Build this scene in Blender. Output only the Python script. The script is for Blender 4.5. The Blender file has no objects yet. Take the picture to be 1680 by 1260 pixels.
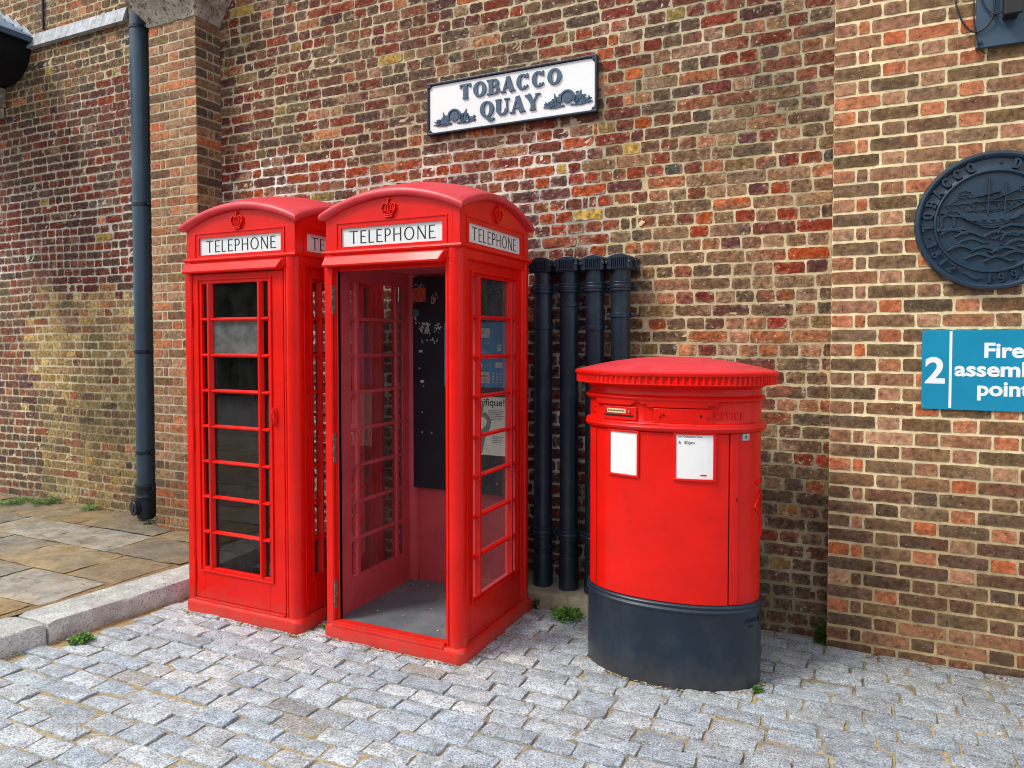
import bpy, bmesh, math, random
from mathutils import Vector, Matrix, noise
R = math.radians
random.seed(7)
scene = bpy.context.scene
col = scene.collection

# ---------------------------------------------------------------- camera
G = -0.032                       # cobble level; z=0 is the plinth datum
cam_d = bpy.data.cameras.new('camera'); cam = bpy.data.objects.new('camera', cam_d); col.objects.link(cam)
cam.location = (0, -4.303, 1.62)
cam.rotation_euler = (R(90 - 1.77), 0, R(25.3))
cam_d.sensor_width = 36; cam_d.lens = 1176 / 1680 * 36
cam_d.shift_y = -(630 - 596) / 1680
cam_d.clip_start = .05; cam_d.clip_end = 500
scene.camera = cam

# ---------------------------------------------------------------- sky and sun (bright overcast)
world = bpy.data.worlds.new('World'); scene.world = world; world.use_nodes = True
nt = world.node_tree; nt.nodes.clear()
wo = nt.nodes.new('ShaderNodeOutputWorld'); bg = nt.nodes.new('ShaderNodeBackground')
sky = nt.nodes.new('ShaderNodeTexSky'); sky.sky_type = 'NISHITA'; sky.sun_disc = False
SUN_EL, SUN_AZ = 50, 222         # azimuth clockwise from +Y: the sun stands behind and left of the viewer
sky.sun_elevation = R(SUN_EL); sky.sun_rotation = R(SUN_AZ)
sky.air_density = 1.0; sky.dust_density = 4.0; sky.ozone_density = 1.0
mixc = nt.nodes.new('ShaderNodeMix'); mixc.data_type = 'RGBA'; mixc.inputs[0].default_value = .62
mixc.inputs[7].default_value = (6.6, 6.7, 7.0, 1)     # cloud layer
nt.links.new(sky.outputs[0], mixc.inputs[6]); nt.links.new(mixc.outputs[2], bg.inputs[0])
bg.inputs[1].default_value = .108
nt.links.new(bg.outputs[0], wo.inputs[0])
sd = bpy.data.lights.new('sun', 'SUN'); sd.energy = 1.65; sd.angle = R(15); sd.color = (1, .972, .90)
so = bpy.data.objects.new('sun', sd); col.objects.link(so)
az, el = R(SUN_AZ), R(SUN_EL)
d = Vector((math.sin(az) * math.cos(el), math.cos(az) * math.cos(el), math.sin(el)))
so.rotation_euler = d.to_track_quat('Z', 'Y').to_euler()
scene.view_settings.view_transform = 'Standard'; scene.view_settings.look = 'None'
scene.view_settings.gamma = 1; scene.view_settings.exposure = 0.72
scene.render.engine = 'CYCLES'
scene.cycles.filter_width = 1.0; scene.cycles.max_bounces = 8; scene.cycles.transparent_max_bounces = 16

# ---------------------------------------------------------------- material helpers
def nd(t, kind, **kw):
    n = t.nodes.new(kind)
    for k, v in kw.items():
        if k.startswith('_'): setattr(n, k[1:], v)
        else: n.inputs[k.replace('__', ' ')].default_value = v
    return n

def ramp(t, src, pts):
    r = t.nodes.new('ShaderNodeValToRGB'); e = r.color_ramp.elements
    while len(e) < len(pts): e.new(.5)
    for i, (p, c) in enumerate(pts):
        e[i].position = p; e[i].color = c if len(c) == 4 else (*c, 1)
    t.links.new(src, r.inputs[0]); return r.outputs[0]

def mix(t, fac, a, b, mode='MIX'):
    m = t.nodes.new('ShaderNodeMix'); m.data_type = 'RGBA'; m.blend_type = mode
    for sock, v in ((0, fac), (6, a), (7, b)):
        if isinstance(v, bpy.types.NodeSocket): t.links.new(v, m.inputs[sock])
        else: m.inputs[sock].default_value = v if sock == 0 else ((*v, 1) if len(v) == 3 else v)
    return m.outputs[2]

def mat(name, base=(.5, .5, .5), rough=.6, metal=0, coat=0, var=.0, vscale=6, bump=0, bscale=60, bdist=.002, spec=.5, attr=False,
        specks=None, coatrough=.1, bdetail=4, dirt=0):
    """Principled with mottled colour, optional vertex colour, specks and bump."""
    m = bpy.data.materials.new(name); m.use_nodes = True; t = m.node_tree
    p = t.nodes['Principled BSDF']; p.inputs['Roughness'].default_value = rough; p.inputs['Metallic'].default_value = metal
    p.inputs['Coat Weight'].default_value = coat; p.inputs['Coat Roughness'].default_value = coatrough
    p.inputs['Specular IOR Level'].default_value = spec
    tc = t.nodes.new('ShaderNodeTexCoord').outputs['Object']
    c = None
    if attr:
        a = nd(t, 'ShaderNodeVertexColor', _layer_name='Col'); c = a.outputs[0]
    if var:
        n = nd(t, 'ShaderNodeTexNoise', Scale=vscale, Detail=5, Roughness=.62); t.links.new(tc, n.inputs['Vector'])
        lo, hi = 1 - var, 1 + var
        f = ramp(t, n.outputs[0], [(.34, (lo, lo, lo)), (.66, (hi, hi, hi))])
        c = mix(t, 1.0, c if c else base, f, 'MULTIPLY')
    if specks:
        for sc, lo, hi, sc_col, amt in specks:
            n = nd(t, 'ShaderNodeTexNoise', Scale=sc, Detail=3, Roughness=.7); t.links.new(tc, n.inputs['Vector'])
            f = ramp(t, n.outputs[0], [(lo, (0, 0, 0)), (hi, (amt, amt, amt))])
            c = mix(t, f, c if c else base, sc_col)
    if dirt:
        g_ = t.nodes.new('ShaderNodeNewGeometry'); sx = t.nodes.new('ShaderNodeSeparateXYZ'); t.links.new(g_.outputs['Position'], sx.inputs[0])
        n = nd(t, 'ShaderNodeTexNoise', Scale=14, Detail=5, Roughness=.7); t.links.new(g_.outputs['Position'], n.inputs['Vector'])
        a_ = nd(t, 'ShaderNodeMath', _operation='MULTIPLY'); a_.inputs[1].default_value = .28; t.links.new(n.outputs[0], a_.inputs[0])
        b_ = nd(t, 'ShaderNodeMath', _operation='SUBTRACT'); t.links.new(a_.outputs[0], b_.inputs[0]); t.links.new(sx.outputs[2], b_.inputs[1])
        f = ramp(t, b_.outputs[0], [(.02, (0, 0, 0)), (.20, (dirt, dirt, dirt))])
        c = mix(t, f, c if c else base, (.16, .12, .09))
    if c: t.links.new(c, p.inputs['Base Color'])
    else: p.inputs['Base Color'].default_value = (*base, 1)
    if bump:
        n = nd(t, 'ShaderNodeTexNoise', Scale=bscale, Detail=bdetail, Roughness=.6); t.links.new(tc, n.inputs['Vector'])
        b = nd(t, 'ShaderNodeBump', Strength=bump, Distance=bdist); t.links.new(n.outputs[0], b.inputs['Height'])
        t.links.new(b.outputs[0], p.inputs['Normal'])
    return m

def glass(name, tint=(.92, .94, .95), dust=.08, refl=1.0):
    m = bpy.data.materials.new(name); m.use_nodes = True; t = m.node_tree; t.nodes.clear()
    o = t.nodes.new('ShaderNodeOutputMaterial')
    tr = nd(t, 'ShaderNodeBsdfTransparent', Color=(*tint, 1)); gl = nd(t, 'ShaderNodeBsdfGlossy', Roughness=.03)
    ge = t.nodes.new('ShaderNodeNewGeometry'); dt = nd(t, 'ShaderNodeVectorMath', _operation='DOT_PRODUCT')
    t.links.new(ge.outputs['Incoming'], dt.inputs[0]); t.links.new(ge.outputs['Normal'], dt.inputs[1])
    def mth(op, a, b=None):
        q = nd(t, 'ShaderNodeMath', _operation=op)
        for i_, v_ in enumerate((a, b)):
            if isinstance(v_, bpy.types.NodeSocket): t.links.new(v_, q.inputs[i_])
            elif v_ is not None: q.inputs[i_].default_value = v_
        return q.outputs[0]
    # Schlick reflectance, the same on both faces of the pane
    f_ = mth('POWER', mth('SUBTRACT', 1.0, mth('ABSOLUTE', dt.outputs['Value'])), 5.0)
    kk = mth('MULTIPLY', mth('ADD', mth('MULTIPLY', f_, .95), .045), refl)
    class _K: pass
    k = _K(); k.outputs = [kk]
    m1 = t.nodes.new('ShaderNodeMixShader'); t.links.new(k.outputs[0], m1.inputs[0]); t.links.new(tr.outputs[0], m1.inputs[1]); t.links.new(gl.outputs[0], m1.inputs[2])
    di = nd(t, 'ShaderNodeBsdfDiffuse', Color=(.34, .34, .33, 1))
    tc = t.nodes.new('ShaderNodeTexCoord'); mp = nd(t, 'ShaderNodeMapping'); mp.inputs['Scale'].default_value = (9, 9, 5)
    t.links.new(tc.outputs['Object'], mp.inputs[0])
    n = nd(t, 'ShaderNodeTexNoise', Scale=1.0, Detail=6, Roughness=.65); t.links.new(mp.outputs[0], n.inputs['Vector'])
    f = ramp(t, n.outputs[0], [(.35, (dust * .3,) * 3), (.75, (dust * 2,) * 3)])
    m2 = t.nodes.new('ShaderNodeMixShader'); t.links.new(f, m2.inputs[0]); t.links.new(m1.outputs[0], m2.inputs[1]); t.links.new(di.outputs[0], m2.inputs[2])
    t.links.new(m2.outputs[0], o.inputs[0]); return m

M = {}
M['red'] = mat('red_paint', (.74, .0055, .0010), .38, dirt=.45, coat=.16, coatrough=.12, spec=.26, var=.10, vscale=3.5, bump=.22, bscale=55, bdist=.0025,
               specks=[(160, .70, .76, (.75, .32, .28), .55), (9, .60, .78, (.50, .004, .002), .65), (3, .55, .75, (.60, .012, .006), .5)])
M['roof_red'] = mat('sky_tinted_red_paint', (.64, .034, .050), .46, coat=.10, coatrough=.3, var=.12, vscale=5, bump=.2, bscale=40, bdist=.002,
               specks=[(14, .5, .75, (.62, .10, .12), .5), (120, .68, .76, (.30, .03, .03), .6)])  # roof and lid red with the sky's pale reflection put into the colour
M['inner_red'] = mat('faded_inside_red_paint', (.52, .060, .075), .55, var=.12, vscale=5, bump=.2, bscale=50, bdist=.002,
               specks=[(130, .68, .75, (.45, .3, .3), .5), (6, .5, .75, (.40, .045, .05), .6)])
M['glassm'] = glass('window_glass', dust=.05, refl=1.2)
M['glassd'] = glass('dusty_door_glass', (.34, .33, .33), dust=.022, refl=1.5)
M['frost'] = mat('grimy_grey_pane', (.11, .115, .115), .25, var=.5, vscale=9, specks=[(40, .62, .75, (.25, .25, .25), .5)])
M['opal'] = mat('white_opal_panel', (.74, .80, .80), .25, var=.04, vscale=8)
M['gutter'] = mat('black_gutter_paint', (.006, .007, .010), .8, spec=.2)
M['ink'] = mat('black_lettering', (.012, .012, .014), .5)
M['board'] = mat('black_backboard', (.010, .011, .018), .4, var=.3, bump=.1, specks=[(120, .70, .74, (.2, .2, .22), .5)])
M['concrete_floor'] = mat('grey_floor_paint', (.12, .14, .16), .6, var=.25, vscale=4, bump=.3, bscale=70,
               specks=[(5, .55, .75, (.24, .22, .18), .7), (90, .64, .72, (.45, .42, .36), .8)])
M['brass'] = mat('worn_hinge_metal', (.30, .27, .20), .4, metal=.6, var=.5, vscale=40, specks=[(70, .6, .7, (.6, .6, .55), .6)])
M['iron'] = mat('blue_black_iron_paint', (.0075, .020, .037), .40, dirt=.28, coat=.14, coatrough=.25, spec=.4, var=.18, vscale=5, bump=.15, bscale=70, bdist=.0015,
               specks=[(150, .72, .77, (.25, .28, .3), .5), (7, .5, .8, (.04, .055, .07), .6)])
M['iron_pale'] = mat('sun_bleached_iron_paint', (.034, .074, .120), .40, coat=.12, coatrough=.25, var=.15, vscale=4, bump=.15, bscale=60, bdist=.0015,
               specks=[(150, .73, .78, (.3, .33, .35), .5)])
M['medal'] = mat('cast_medallion_paint', (.014, .036, .064), .34, coat=.22, coatrough=.2, spec=.45, var=.15, vscale=8, bump=.15, bscale=90, bdist=.001)
M['hole'] = mat('black_recess', (.003, .003, .004), .9)
M['rubber'] = mat('black_cable', (.01, .01, .012), .5)
M['sign_white'] = mat('white_sign_enamel', (.81, .85, .86), .4, var=.025, vscale=4)
M['letter_blue'] = mat('slate_blue_lettering', (.045, .095, .155), .42, var=.18, vscale=30, bump=.2, bscale=90, bdist=.001)
M['fire_blue'] = mat('bright_blue_sign_plate', (.010, .26, .44), .3, var=.07, vscale=4)
M['white'] = mat('white_print', (.82, .86, .88), .5)
M['paper'] = mat('white_paper', (.86, .86, .85), .5, var=.02)
M['plate_cream'] = mat('cream_plate', (.70, .55, .30), .4)
M['steel'] = mat('zinc_plate', (.42, .43, .43), .35, metal=.5, var=.25, vscale=60)
M['panel_blue'] = mat('blue_phone_panel', (.04, .22, .42), .35, var=.1)
M['poster'] = mat('cream_poster', (.80, .80, .68), .5, var=.06)
M['poster_grey'] = mat('grey_poster_print', (.20, .23, .23), .5, var=.3, vscale=20)
M['poster_olive'] = mat('olive_poster_print', (.25, .25, .14), .5)
M['orange_st'] = mat('orange_sticker', (.40, .07, .02), .5, var=.6, vscale=50)
M['green_st'] = mat('green_sticker', (.05, .14, .11), .5, var=.3, vscale=50)
M['white_st'] = mat('torn_white_sticker', (.45, .45, .45), .6, var=.3, vscale=50)
M['pink_st'] = mat('pink_sticker', (.50, .25, .22), .6, var=.4, vscale=50)
M['brick'] = mat('old_brick', rough=.85, attr=True, var=.52, vscale=34, bump=1.0, bscale=100, bdist=.005, spec=.2,
               specks=[(11, .56, .70, (.085, .055, .045), .55), (13, .57, .70, (.34, .19, .12), .35), (24, .62, .68, (.60, .54, .42), .55), (34, .69, .72, (.74, .68, .58), .8), (60, .62, .68, (.02, .016, .016), .8)])
M['brick_new'] = mat('pier_brick', rough=.85, attr=True, var=.42, vscale=36, bump=.6, bscale=120, bdist=.003, spec=.25,
               specks=[(60, .63, .67, (.022, .016, .014), .85), (90, .67, .71, (.68, .62, .54), .7), (14, .58, .72, (.10, .06, .045), .4)])
M['mortar'] = mat('lime_mortar', rough=.95, attr=True, var=.20, vscale=26, bump=.6, bscale=150, bdist=.004, spec=.15,
               specks=[(120, .6, .7, (.25, .20, .13), .5)])
M['sett'] = mat('granite_sett', rough=.62, attr=True, var=.30, vscale=20, bump=1.0, bscale=90, bdist=.009, spec=.45, bdetail=6,
               specks=[(120, .50, .56, (.08, .095, .12), .70), (150, .57, .63, (.90, .94, .97), .7), (7, .54, .70, (.20, .19, .17), .45)])
M['grit'] = mat('sandy_joint_grit', rough=.95, attr=True, var=.3, vscale=60, bump=1.0, bscale=160, bdist=.008, spec=.15,
               specks=[(110, .58, .66, (.66, .56, .36), .8), (140, .60, .66, (.06, .05, .04), .8)])
M['granite'] = mat('granite_kerb', (.52, .555, .53), .8, var=.34, vscale=6, bump=1, bscale=70, bdist=.010, spec=.3,
               specks=[(110, .54, .60, (.13, .13, .13), .75), (130, .58, .64, (.86, .86, .85), .8), (4, .52, .70, (.36, .34, .30), .6)])
M['flag'] = mat('riven_york_stone', rough=.8, attr=True, var=.26, vscale=7, bump=1, bscale=22, bdist=.010, spec=.25,
               specks=[(3.4, .50, .70, (.34, .21, .08), .45), (4, .50, .72, (.13, .12, .09), .55), (13, .56, .66, (.12, .105, .07), .5), (110, .64, .68, (.7, .68, .6), .7)])
M['stone'] = mat('weathered_cap_stone', (.40, .37, .31), .9, var=.45, vscale=9, bump=1, bscale=40, bdist=.012,
               specks=[(30, .54, .64, (.045, .042, .038), .8), (12, .55, .7, (.20, .14, .07), .5)])
M['lead'] = mat('streaky_lead_flashing', (.34, .37, .40), .5, var=.35, vscale=9, bump=.3, bscale=20,
               specks=[(5, .52, .68, (.62, .65, .68), .8), (16, .58, .7, (.16, .17, .17), .6)])
M['ledge'] = mat('mossy_concrete', (.27, .245, .17), .9, var=.3, vscale=8, bump=.8, bscale=60, bdist=.005,
               specks=[(9, .5, .7, (.15, .15, .07), .6), (100, .62, .7, (.5, .46, .36), .6)])
M['grit2'] = mat('pale_crumbs', (.46, .38, .24), .9)
M['roofglass'] = mat('pale_blue_roof_sheet', (.50, .60, .72), .25, var=.2, vscale=6)
M['leaf'] = mat('fresh_green_leaf', (.10, .30, .025), .5, var=.4, vscale=60, attr=False)
M['leaf_dark'] = mat('dark_green_leaf', (.045, .11, .025), .55, var=.4, vscale=60)
M['leaf_red'] = mat('reddish_leaf', (.16, .05, .045), .55, var=.4, vscale=60)
M['unseen_hedge'] = mat('hedge_leaves', (.035, .065, .02), .7, var=.5, vscale=3)
M['asphalt'] = mat('grey_ground', (.22, .23, .24), .9, var=.2, vscale=2, bump=.5, bscale=40)

# ---------------------------------------------------------------- mesh helpers
class MB:
    def __init__(s): s.v = []; s.f = []; s.m = []; s.c = []
    def add(s, vs, fs, mi=0, c=None):
        o = len(s.v); s.v += [tuple(v) for v in vs]; s.f += [tuple(i + o for i in f) for f in fs]
        s.m += [mi] * len(fs); s.c += (c if isinstance(c, list) else [c or (1, 1, 1)] * len(vs))
        return s
    def box(s, x0, x1, y0, y1, z0, z1, mi=0, c=None):
        if x0 > x1: x0, x1 = x1, x0
        if y0 > y1: y0, y1 = y1, y0
        vs = [(x0, y0, z0), (x1, y0, z0), (x1, y1, z0), (x0, y1, z0), (x0, y0, z1), (x1, y0, z1), (x1, y1, z1), (x0, y1, z1)]
        return s.add(vs, [(3, 2, 1, 0), (4, 5, 6, 7), (0, 1, 5, 4), (1, 2, 6, 5), (2, 3, 7, 6), (3, 0, 4, 7)], mi, c)
    def prism(s, poly, a, b, axis='z', mi=0):
        """poly: ccw 2D points; extruded along axis. x: poly=(y,z); y: poly=(x,z); z: poly=(x,y)"""
        n = len(poly)
        def P(p, h): return {'z': (p[0], p[1], h), 'y': (p[0], h, p[1]), 'x': (h, p[0], p[1])}[axis]
        vs = [P(p, a) for p in poly] + [P(p, b) for p in poly]
        fs = [tuple(range(n - 1, -1, -1)), tuple(range(n, 2 * n))] + [(i, (i + 1) % n, (i + 1) % n + n, i + n) for i in range(n)]
        return s.add(vs, fs, mi)
    def cyl(s, p, q, r, n=20, r2=None, mi=0, cap=True):
        p, q = Vector(p), Vector(q); r2 = r if r2 is None else r2; w = (q - p).normalized()
        a = w.orthogonal().normalized(); b = w.cross(a)
        vs = [p + (a * math.cos(t) + b * math.sin(t)) * r for t in [2 * math.pi * i / n for i in range(n)]]
        vs += [q + (a * math.cos(t) + b * math.sin(t)) * r2 for t in [2 * math.pi * i / n for i in range(n)]]
        fs = [(i, (i + 1) % n, (i + 1) % n + n, i + n) for i in range(n)]
        if cap: fs += [tuple(range(n - 1, -1, -1)), tuple(range(n, 2 * n))]
        return s.add(vs, fs, mi)
    def tube(s, pts, r, n=8, mi=0):
        pts = [Vector(p) for p in pts]; rings = []
        up = None
        for i, p in enumerate(pts):
            w = (pts[min(i + 1, len(pts) - 1)] - pts[max(i - 1, 0)]).normalized()
            a = (up - w * up.dot(w)).normalized() if up is not None and (up - w * up.dot(w)).length > 1e-4 else w.orthogonal().normalized()
            up = a; b = w.cross(a); rr = r[i] if isinstance(r, (list, tuple)) else r
            rings.append([p + (a * math.cos(t) + b * math.sin(t)) * rr for t in [2 * math.pi * k / n for k in range(n)]])
        vs = [v for g in rings for v in g]; fs = []
        for i in range(len(rings) - 1):
            for k in range(n): fs.append((i * n + k, i * n + (k + 1) % n, (i + 1) * n + (k + 1) % n, (i + 1) * n + k))
        fs += [tuple(range(n - 1, -1, -1)), tuple(range((len(rings) - 1) * n, len(rings) * n))]
        return s.add(vs, fs, mi)
    def lathe(s, c, prof, n=32, mi=0):
        cx, cy = c; vs = []; fs = []
        for r, z in prof:
            for i in range(n): t = 2 * math.pi * i / n; vs.append((cx + r * math.cos(t), cy + r * math.sin(t), z))
        for j in range(len(prof) - 1):
            for i in range(n): fs.append((j * n + i, j * n + (i + 1) % n, (j + 1) * n + (i + 1) % n, (j + 1) * n + i))
        fs += [tuple(range(n - 1, -1, -1)), tuple(range((len(prof) - 1) * n, len(prof) * n))]
        return s.add(vs, fs, mi)
    def xf(s, mtx): s.v = [tuple(mtx @ Vector(v)) for v in s.v]; return s
    def build(s, name, mats, parent=None, smooth=None, bevel=0, color=False, seg=2, recalc=True):
        me = bpy.data.meshes.new(name); me.from_pydata(s.v, [], s.f)
        for m_ in (mats if isinstance(mats, (list, tuple)) else [mats]): me.materials.append(m_)
        me.polygons.foreach_set('material_index', s.m)
        if color:
            at = me.color_attributes.new('Col', 'FLOAT_COLOR', 'POINT')
            at.data.foreach_set('color', [k for c in s.c for k in (c[0], c[1], c[2], 1)])
        if recalc:
            bm = bmesh.new(); bm.from_mesh(me); bmesh.ops.recalc_face_normals(bm, faces=bm.faces); bm.to_mesh(me); bm.free()
        if smooth is not None:
            me.polygons.foreach_set('use_smooth', [True] * len(me.polygons)); me.set_sharp_from_angle(angle=R(smooth))
        if len(me.materials) > 1 and me.materials[1] == M['inner_red']:
            for p_ in me.polygons:
                c_ = p_.center; q_ = Vector((-c_.x, -c_.y, 0))
                if p_.normal.z > -.6 and q_.length > .2 and max(abs(c_.x), abs(c_.y)) < .432 and c_.z < 2.12:
                    d_ = p_.normal.dot(Vector((-math.copysign(1, c_.x), 0, 0)) if abs(c_.x) > abs(c_.y) else Vector((0, -math.copysign(1, c_.y), 0)))
                    p_.material_index = 1 if d_ > .35 or p_.material_index == 1 or (max(abs(c_.x), abs(c_.y)) < .403 and c_.z < 2.04) else 0
        me.update()
        o = bpy.data.objects.new(name, me); col.objects.link(o)
        if parent: o.parent = parent
        if bevel:
            b = o.modifiers.new('bevel', 'BEVEL'); b.width = bevel; b.segments = seg; b.limit_method = 'ANGLE'; b.angle_limit = R(38)
            b.use_clamp_overlap = True
        return o

def thing(name, label, cat, loc=(0, 0, 0), rz=0, group=None):
    o = bpy.data.objects.new(name, None); col.objects.link(o); o.empty_display_size = .1
    o.location = loc; o.rotation_euler = (0, 0, rz); o['label'] = label; o['category'] = cat
    if group: o['group'] = group
    return o
def tag(o, label, cat, group=None, kind=None):
    o['label'] = label; o['category'] = cat
    if group: o['group'] = group
    if kind: o['kind'] = kind
    return o
def struct(o, kind='structure'): o['kind'] = kind; return o

def fbm(x, y, z=0, s=1.0): return noise.fractal(Vector((x * s, y * s, z)), 1.0, 2.0, 4)
def sstep(a, b, x):
    t = max(0, min(1, (x - a) / (b - a))); return t * t * (3 - 2 * t)
def lerp3(a, b, t): return tuple(a[i] * (1 - t) + b[i] * t for i in range(3))

# ---------------------------------------------------------------- lettering: stroke glyphs with thick and thin strokes
def _arc(cx, cy, rx, ry, a0, a1, T, t, n=22):
    P = []; W = []
    for i in range(n + 1):
        a = R(a0 + (a1 - a0) * i / n)
        P.append((cx + rx * math.cos(a), cy + ry * math.sin(a))); W.append(t + (T - t) * abs(math.cos(a)) ** 1.2)
    return P, W
def glyph(ch, T, t, s=0, wd=1.0):
    """returns (strokes, advance); a stroke is (points, widths). Cap height 1. s = serif length."""
    S = []; w = .6 * wd
    def L(p, q, wt, w2=None): S.append(([p, q], [wt, wt if w2 is None else w2]))
    def ser(x, y, l=None):
        if s:
            l = l or s; S.append(([(x - l, y), (x + l, y)], [t * .9, t * .9]))
    h = t / 2; b = T / 2
    if ch == 'T':
        w = .74 * wd; L((w / 2, 0), (w / 2, 1), T); L((0, 1 - h), (w, 1 - h), t)
        ser(w / 2, h)
        if s: L((h, 1), (h, 1 - .24), t); L((w - h, 1), (w - h, 1 - .24), t)
    elif ch in 'EF':
        w = .5 * wd; L((b, 0), (b, 1), T); L((b, 1 - h), (w, 1 - h), t); L((b, .53), (w * .86, .53), t)
        if ch == 'E': L((b, h), (w + .03, h), t)
        if s: L((w, 1), (w, .8), t)
    elif ch == 'L': w = .47 * wd; L((b, 0), (b, 1), T); L((b, h), (w, h), t)
    elif ch in 'PR':
        w = .52 * wd; L((b, 0), (b, 1), T); r = .25
        L((b, 1 - h), (w * .5, 1 - h), t); L((b, .48), (w * .5, .48), t)
        S.append(_arc(w * .5, (1 - h + .48) / 2, w * .5 - b * .6, (1 - h - .48) / 2, 90, -90, T, t))
        if ch == 'R': L((w * .5, .48), (w, 0), T)
        ser(b, h)
    elif ch == 'H': w = .68 * wd; L((b, 0), (b, 1), T); L((w - b, 0), (w - b, 1), T); L((b, .52), (w - b, .52), t)
    elif ch == 'O': w = .86 * wd; S.append(_arc(w / 2, .5, w / 2 - b, .5 - h, 0, 360, T, t, 36))
    elif ch == 'Q':
        w = .86 * wd; S.append(_arc(w / 2, .5, w / 2 - b, .5 - h, 0, 360, T, t, 36))
        S.append(([(w * .42, .02), (w * .62, -.14), (w * .85, -.2), (w * 1.05, -.12)], [t, T * .8, T * .7, t * .5]))
    elif ch == 'N': w = .72 * wd; L((b, 0), (b, 1), t * 1.2 if not s else T); L((w - b, 0), (w - b, 1), t * 1.2 if not s else T); L((b, 1), (w - b, 0), T)
    elif ch == 'B':
        w = .68 * wd; L((b, 0), (b, 1), T); x = w * .5
        for y0, y1, e in ((.52, 1 - h, w * .94), (h, .52, w)):
            L((b, y0), (x, y0), t); L((b, y1), (x, y1), t)
            S.append(_arc(x, (y0 + y1) / 2, e - x - b * .55, (y1 - y0) / 2, 90, -90, T * .82, t * .85))
        if s: L((-s * .6, h), (b, h), t); L((-s * .6, 1 - h), (b, 1 - h), t)
    elif ch == 'D':
        w = .75 * wd; L((b, 0), (b, 1), T); L((b, h), (w * .45, h), t); L((b, 1 - h), (w * .45, 1 - h), t)
        S.append(_arc(w * .45, .5, w * .55 - b, .5 - h, 90, -90, T, t))
    elif ch == 'A':
        w = .78 * wd; L((w * .13, 0), (w / 2, 1), t * 1.15); L((w * .87, 0), (w / 2, 1), T); L((w * .25, .32), (w * .78, .32), t)
        ser(w * .13, h, s * .9); ser(w * .87, h)
    elif ch in 'CG':
        w = .8 * wd; S.append(_arc(w / 2, .5, w / 2 - b, .5 - h, 42, 318, T, t, 30))
        if s: L((w * .86, 1.0), (w * .86, .70), t * 1.1)
        if s: L((w * .86, .12), (w * .86, .26), t)
    elif ch == 'U':
        w = .74 * wd; L((b, .36), (b, 1), T); L((w - b * .7, .3), (w - b * .7, 1), t * 1.15)
        S.append(_arc(w / 2, .36, w / 2 - b * .85, .36 - h, 180, 360, T * .85, t)); ser(b, 1 - h); ser(w - b * .7, 1 - h, s * .9)
    elif ch == 'Y':
        w = .76 * wd; L((w * .5, 0), (w * .5, .45), T); L((w * .5, .42), (w * .12, 1), T); L((w * .5, .42), (w * .88, 1), t * 1.15)
        ser(w * .5, h); ser(w * .12, 1 - h); ser(w * .88, 1 - h, s * .8)
    elif ch == 'K': w = .7 * wd; L((b, 0), (b, 1), T); L((b, .4), (w * .9, 1), t); L((b + .1, .5), (w, 0), T); ser(b, h)
    elif ch == 'S':
        w = .55 * wd
        P = []; W = []
        for i in range(31):
            u = i / 30; a = R(30 + 240 * min(1, u * 2)) if u < .5 else R(90 - 240 * (u * 2 - 1))
            if u < .5: P.append((w / 2 + (w / 2 - h) * math.cos(a), .74 + (.26 - h) * math.sin(a)))
            else: P.append((w / 2 + (w / 2 - h) * math.cos(a), .26 + (.26 - h) * math.sin(a)))
            W.append(t + (T - t) * .6)
        S.append((P, W))
    elif ch == 'I' or ch == '1':
        w = .34 * wd; L((w / 2, 0), (w / 2, 1), T); ser(w / 2, h)
        if ch == '1': L((w / 2, 1), (0, .80), t * 1.2)
        else: ser(w / 2, 1 - h)
    elif ch == '8':
        w = .58 * wd; S.append(_arc(w / 2, .75, w * .4 - h, .25 - h, 0, 360, T * .8, t, 26)); S.append(_arc(w / 2, .27, w * .5 - h, .27 - h, 0, 360, T * .8, t, 26))
    elif ch == '2':
        w = .58 * wd; P, W = _arc(w / 2, .70, w / 2 - h, .30 - h, 165, -40, T, t, 18)
        P += [(w * .1, h * 1.2)]; W += [t * 1.3]; S.append((P, W)); L((0, h), (w, h), t * 1.5)
    elif ch == '9':
        w = .58 * wd; S.append(_arc(w / 2, .68, w / 2 - h, .32 - h, 0, 360, T * .9, t, 26)); S.append(([(w - h, .68), (w * .8, .25), (w * .3, 0)], [T * .8, T * .6, t]))
    elif ch == '0': w = .6 * wd; S.append(_arc(w / 2, .5, w / 2 - h, .5 - h, 0, 360, T, t, 30))
    elif ch == ' ': w = .3
    return S, w

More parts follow.
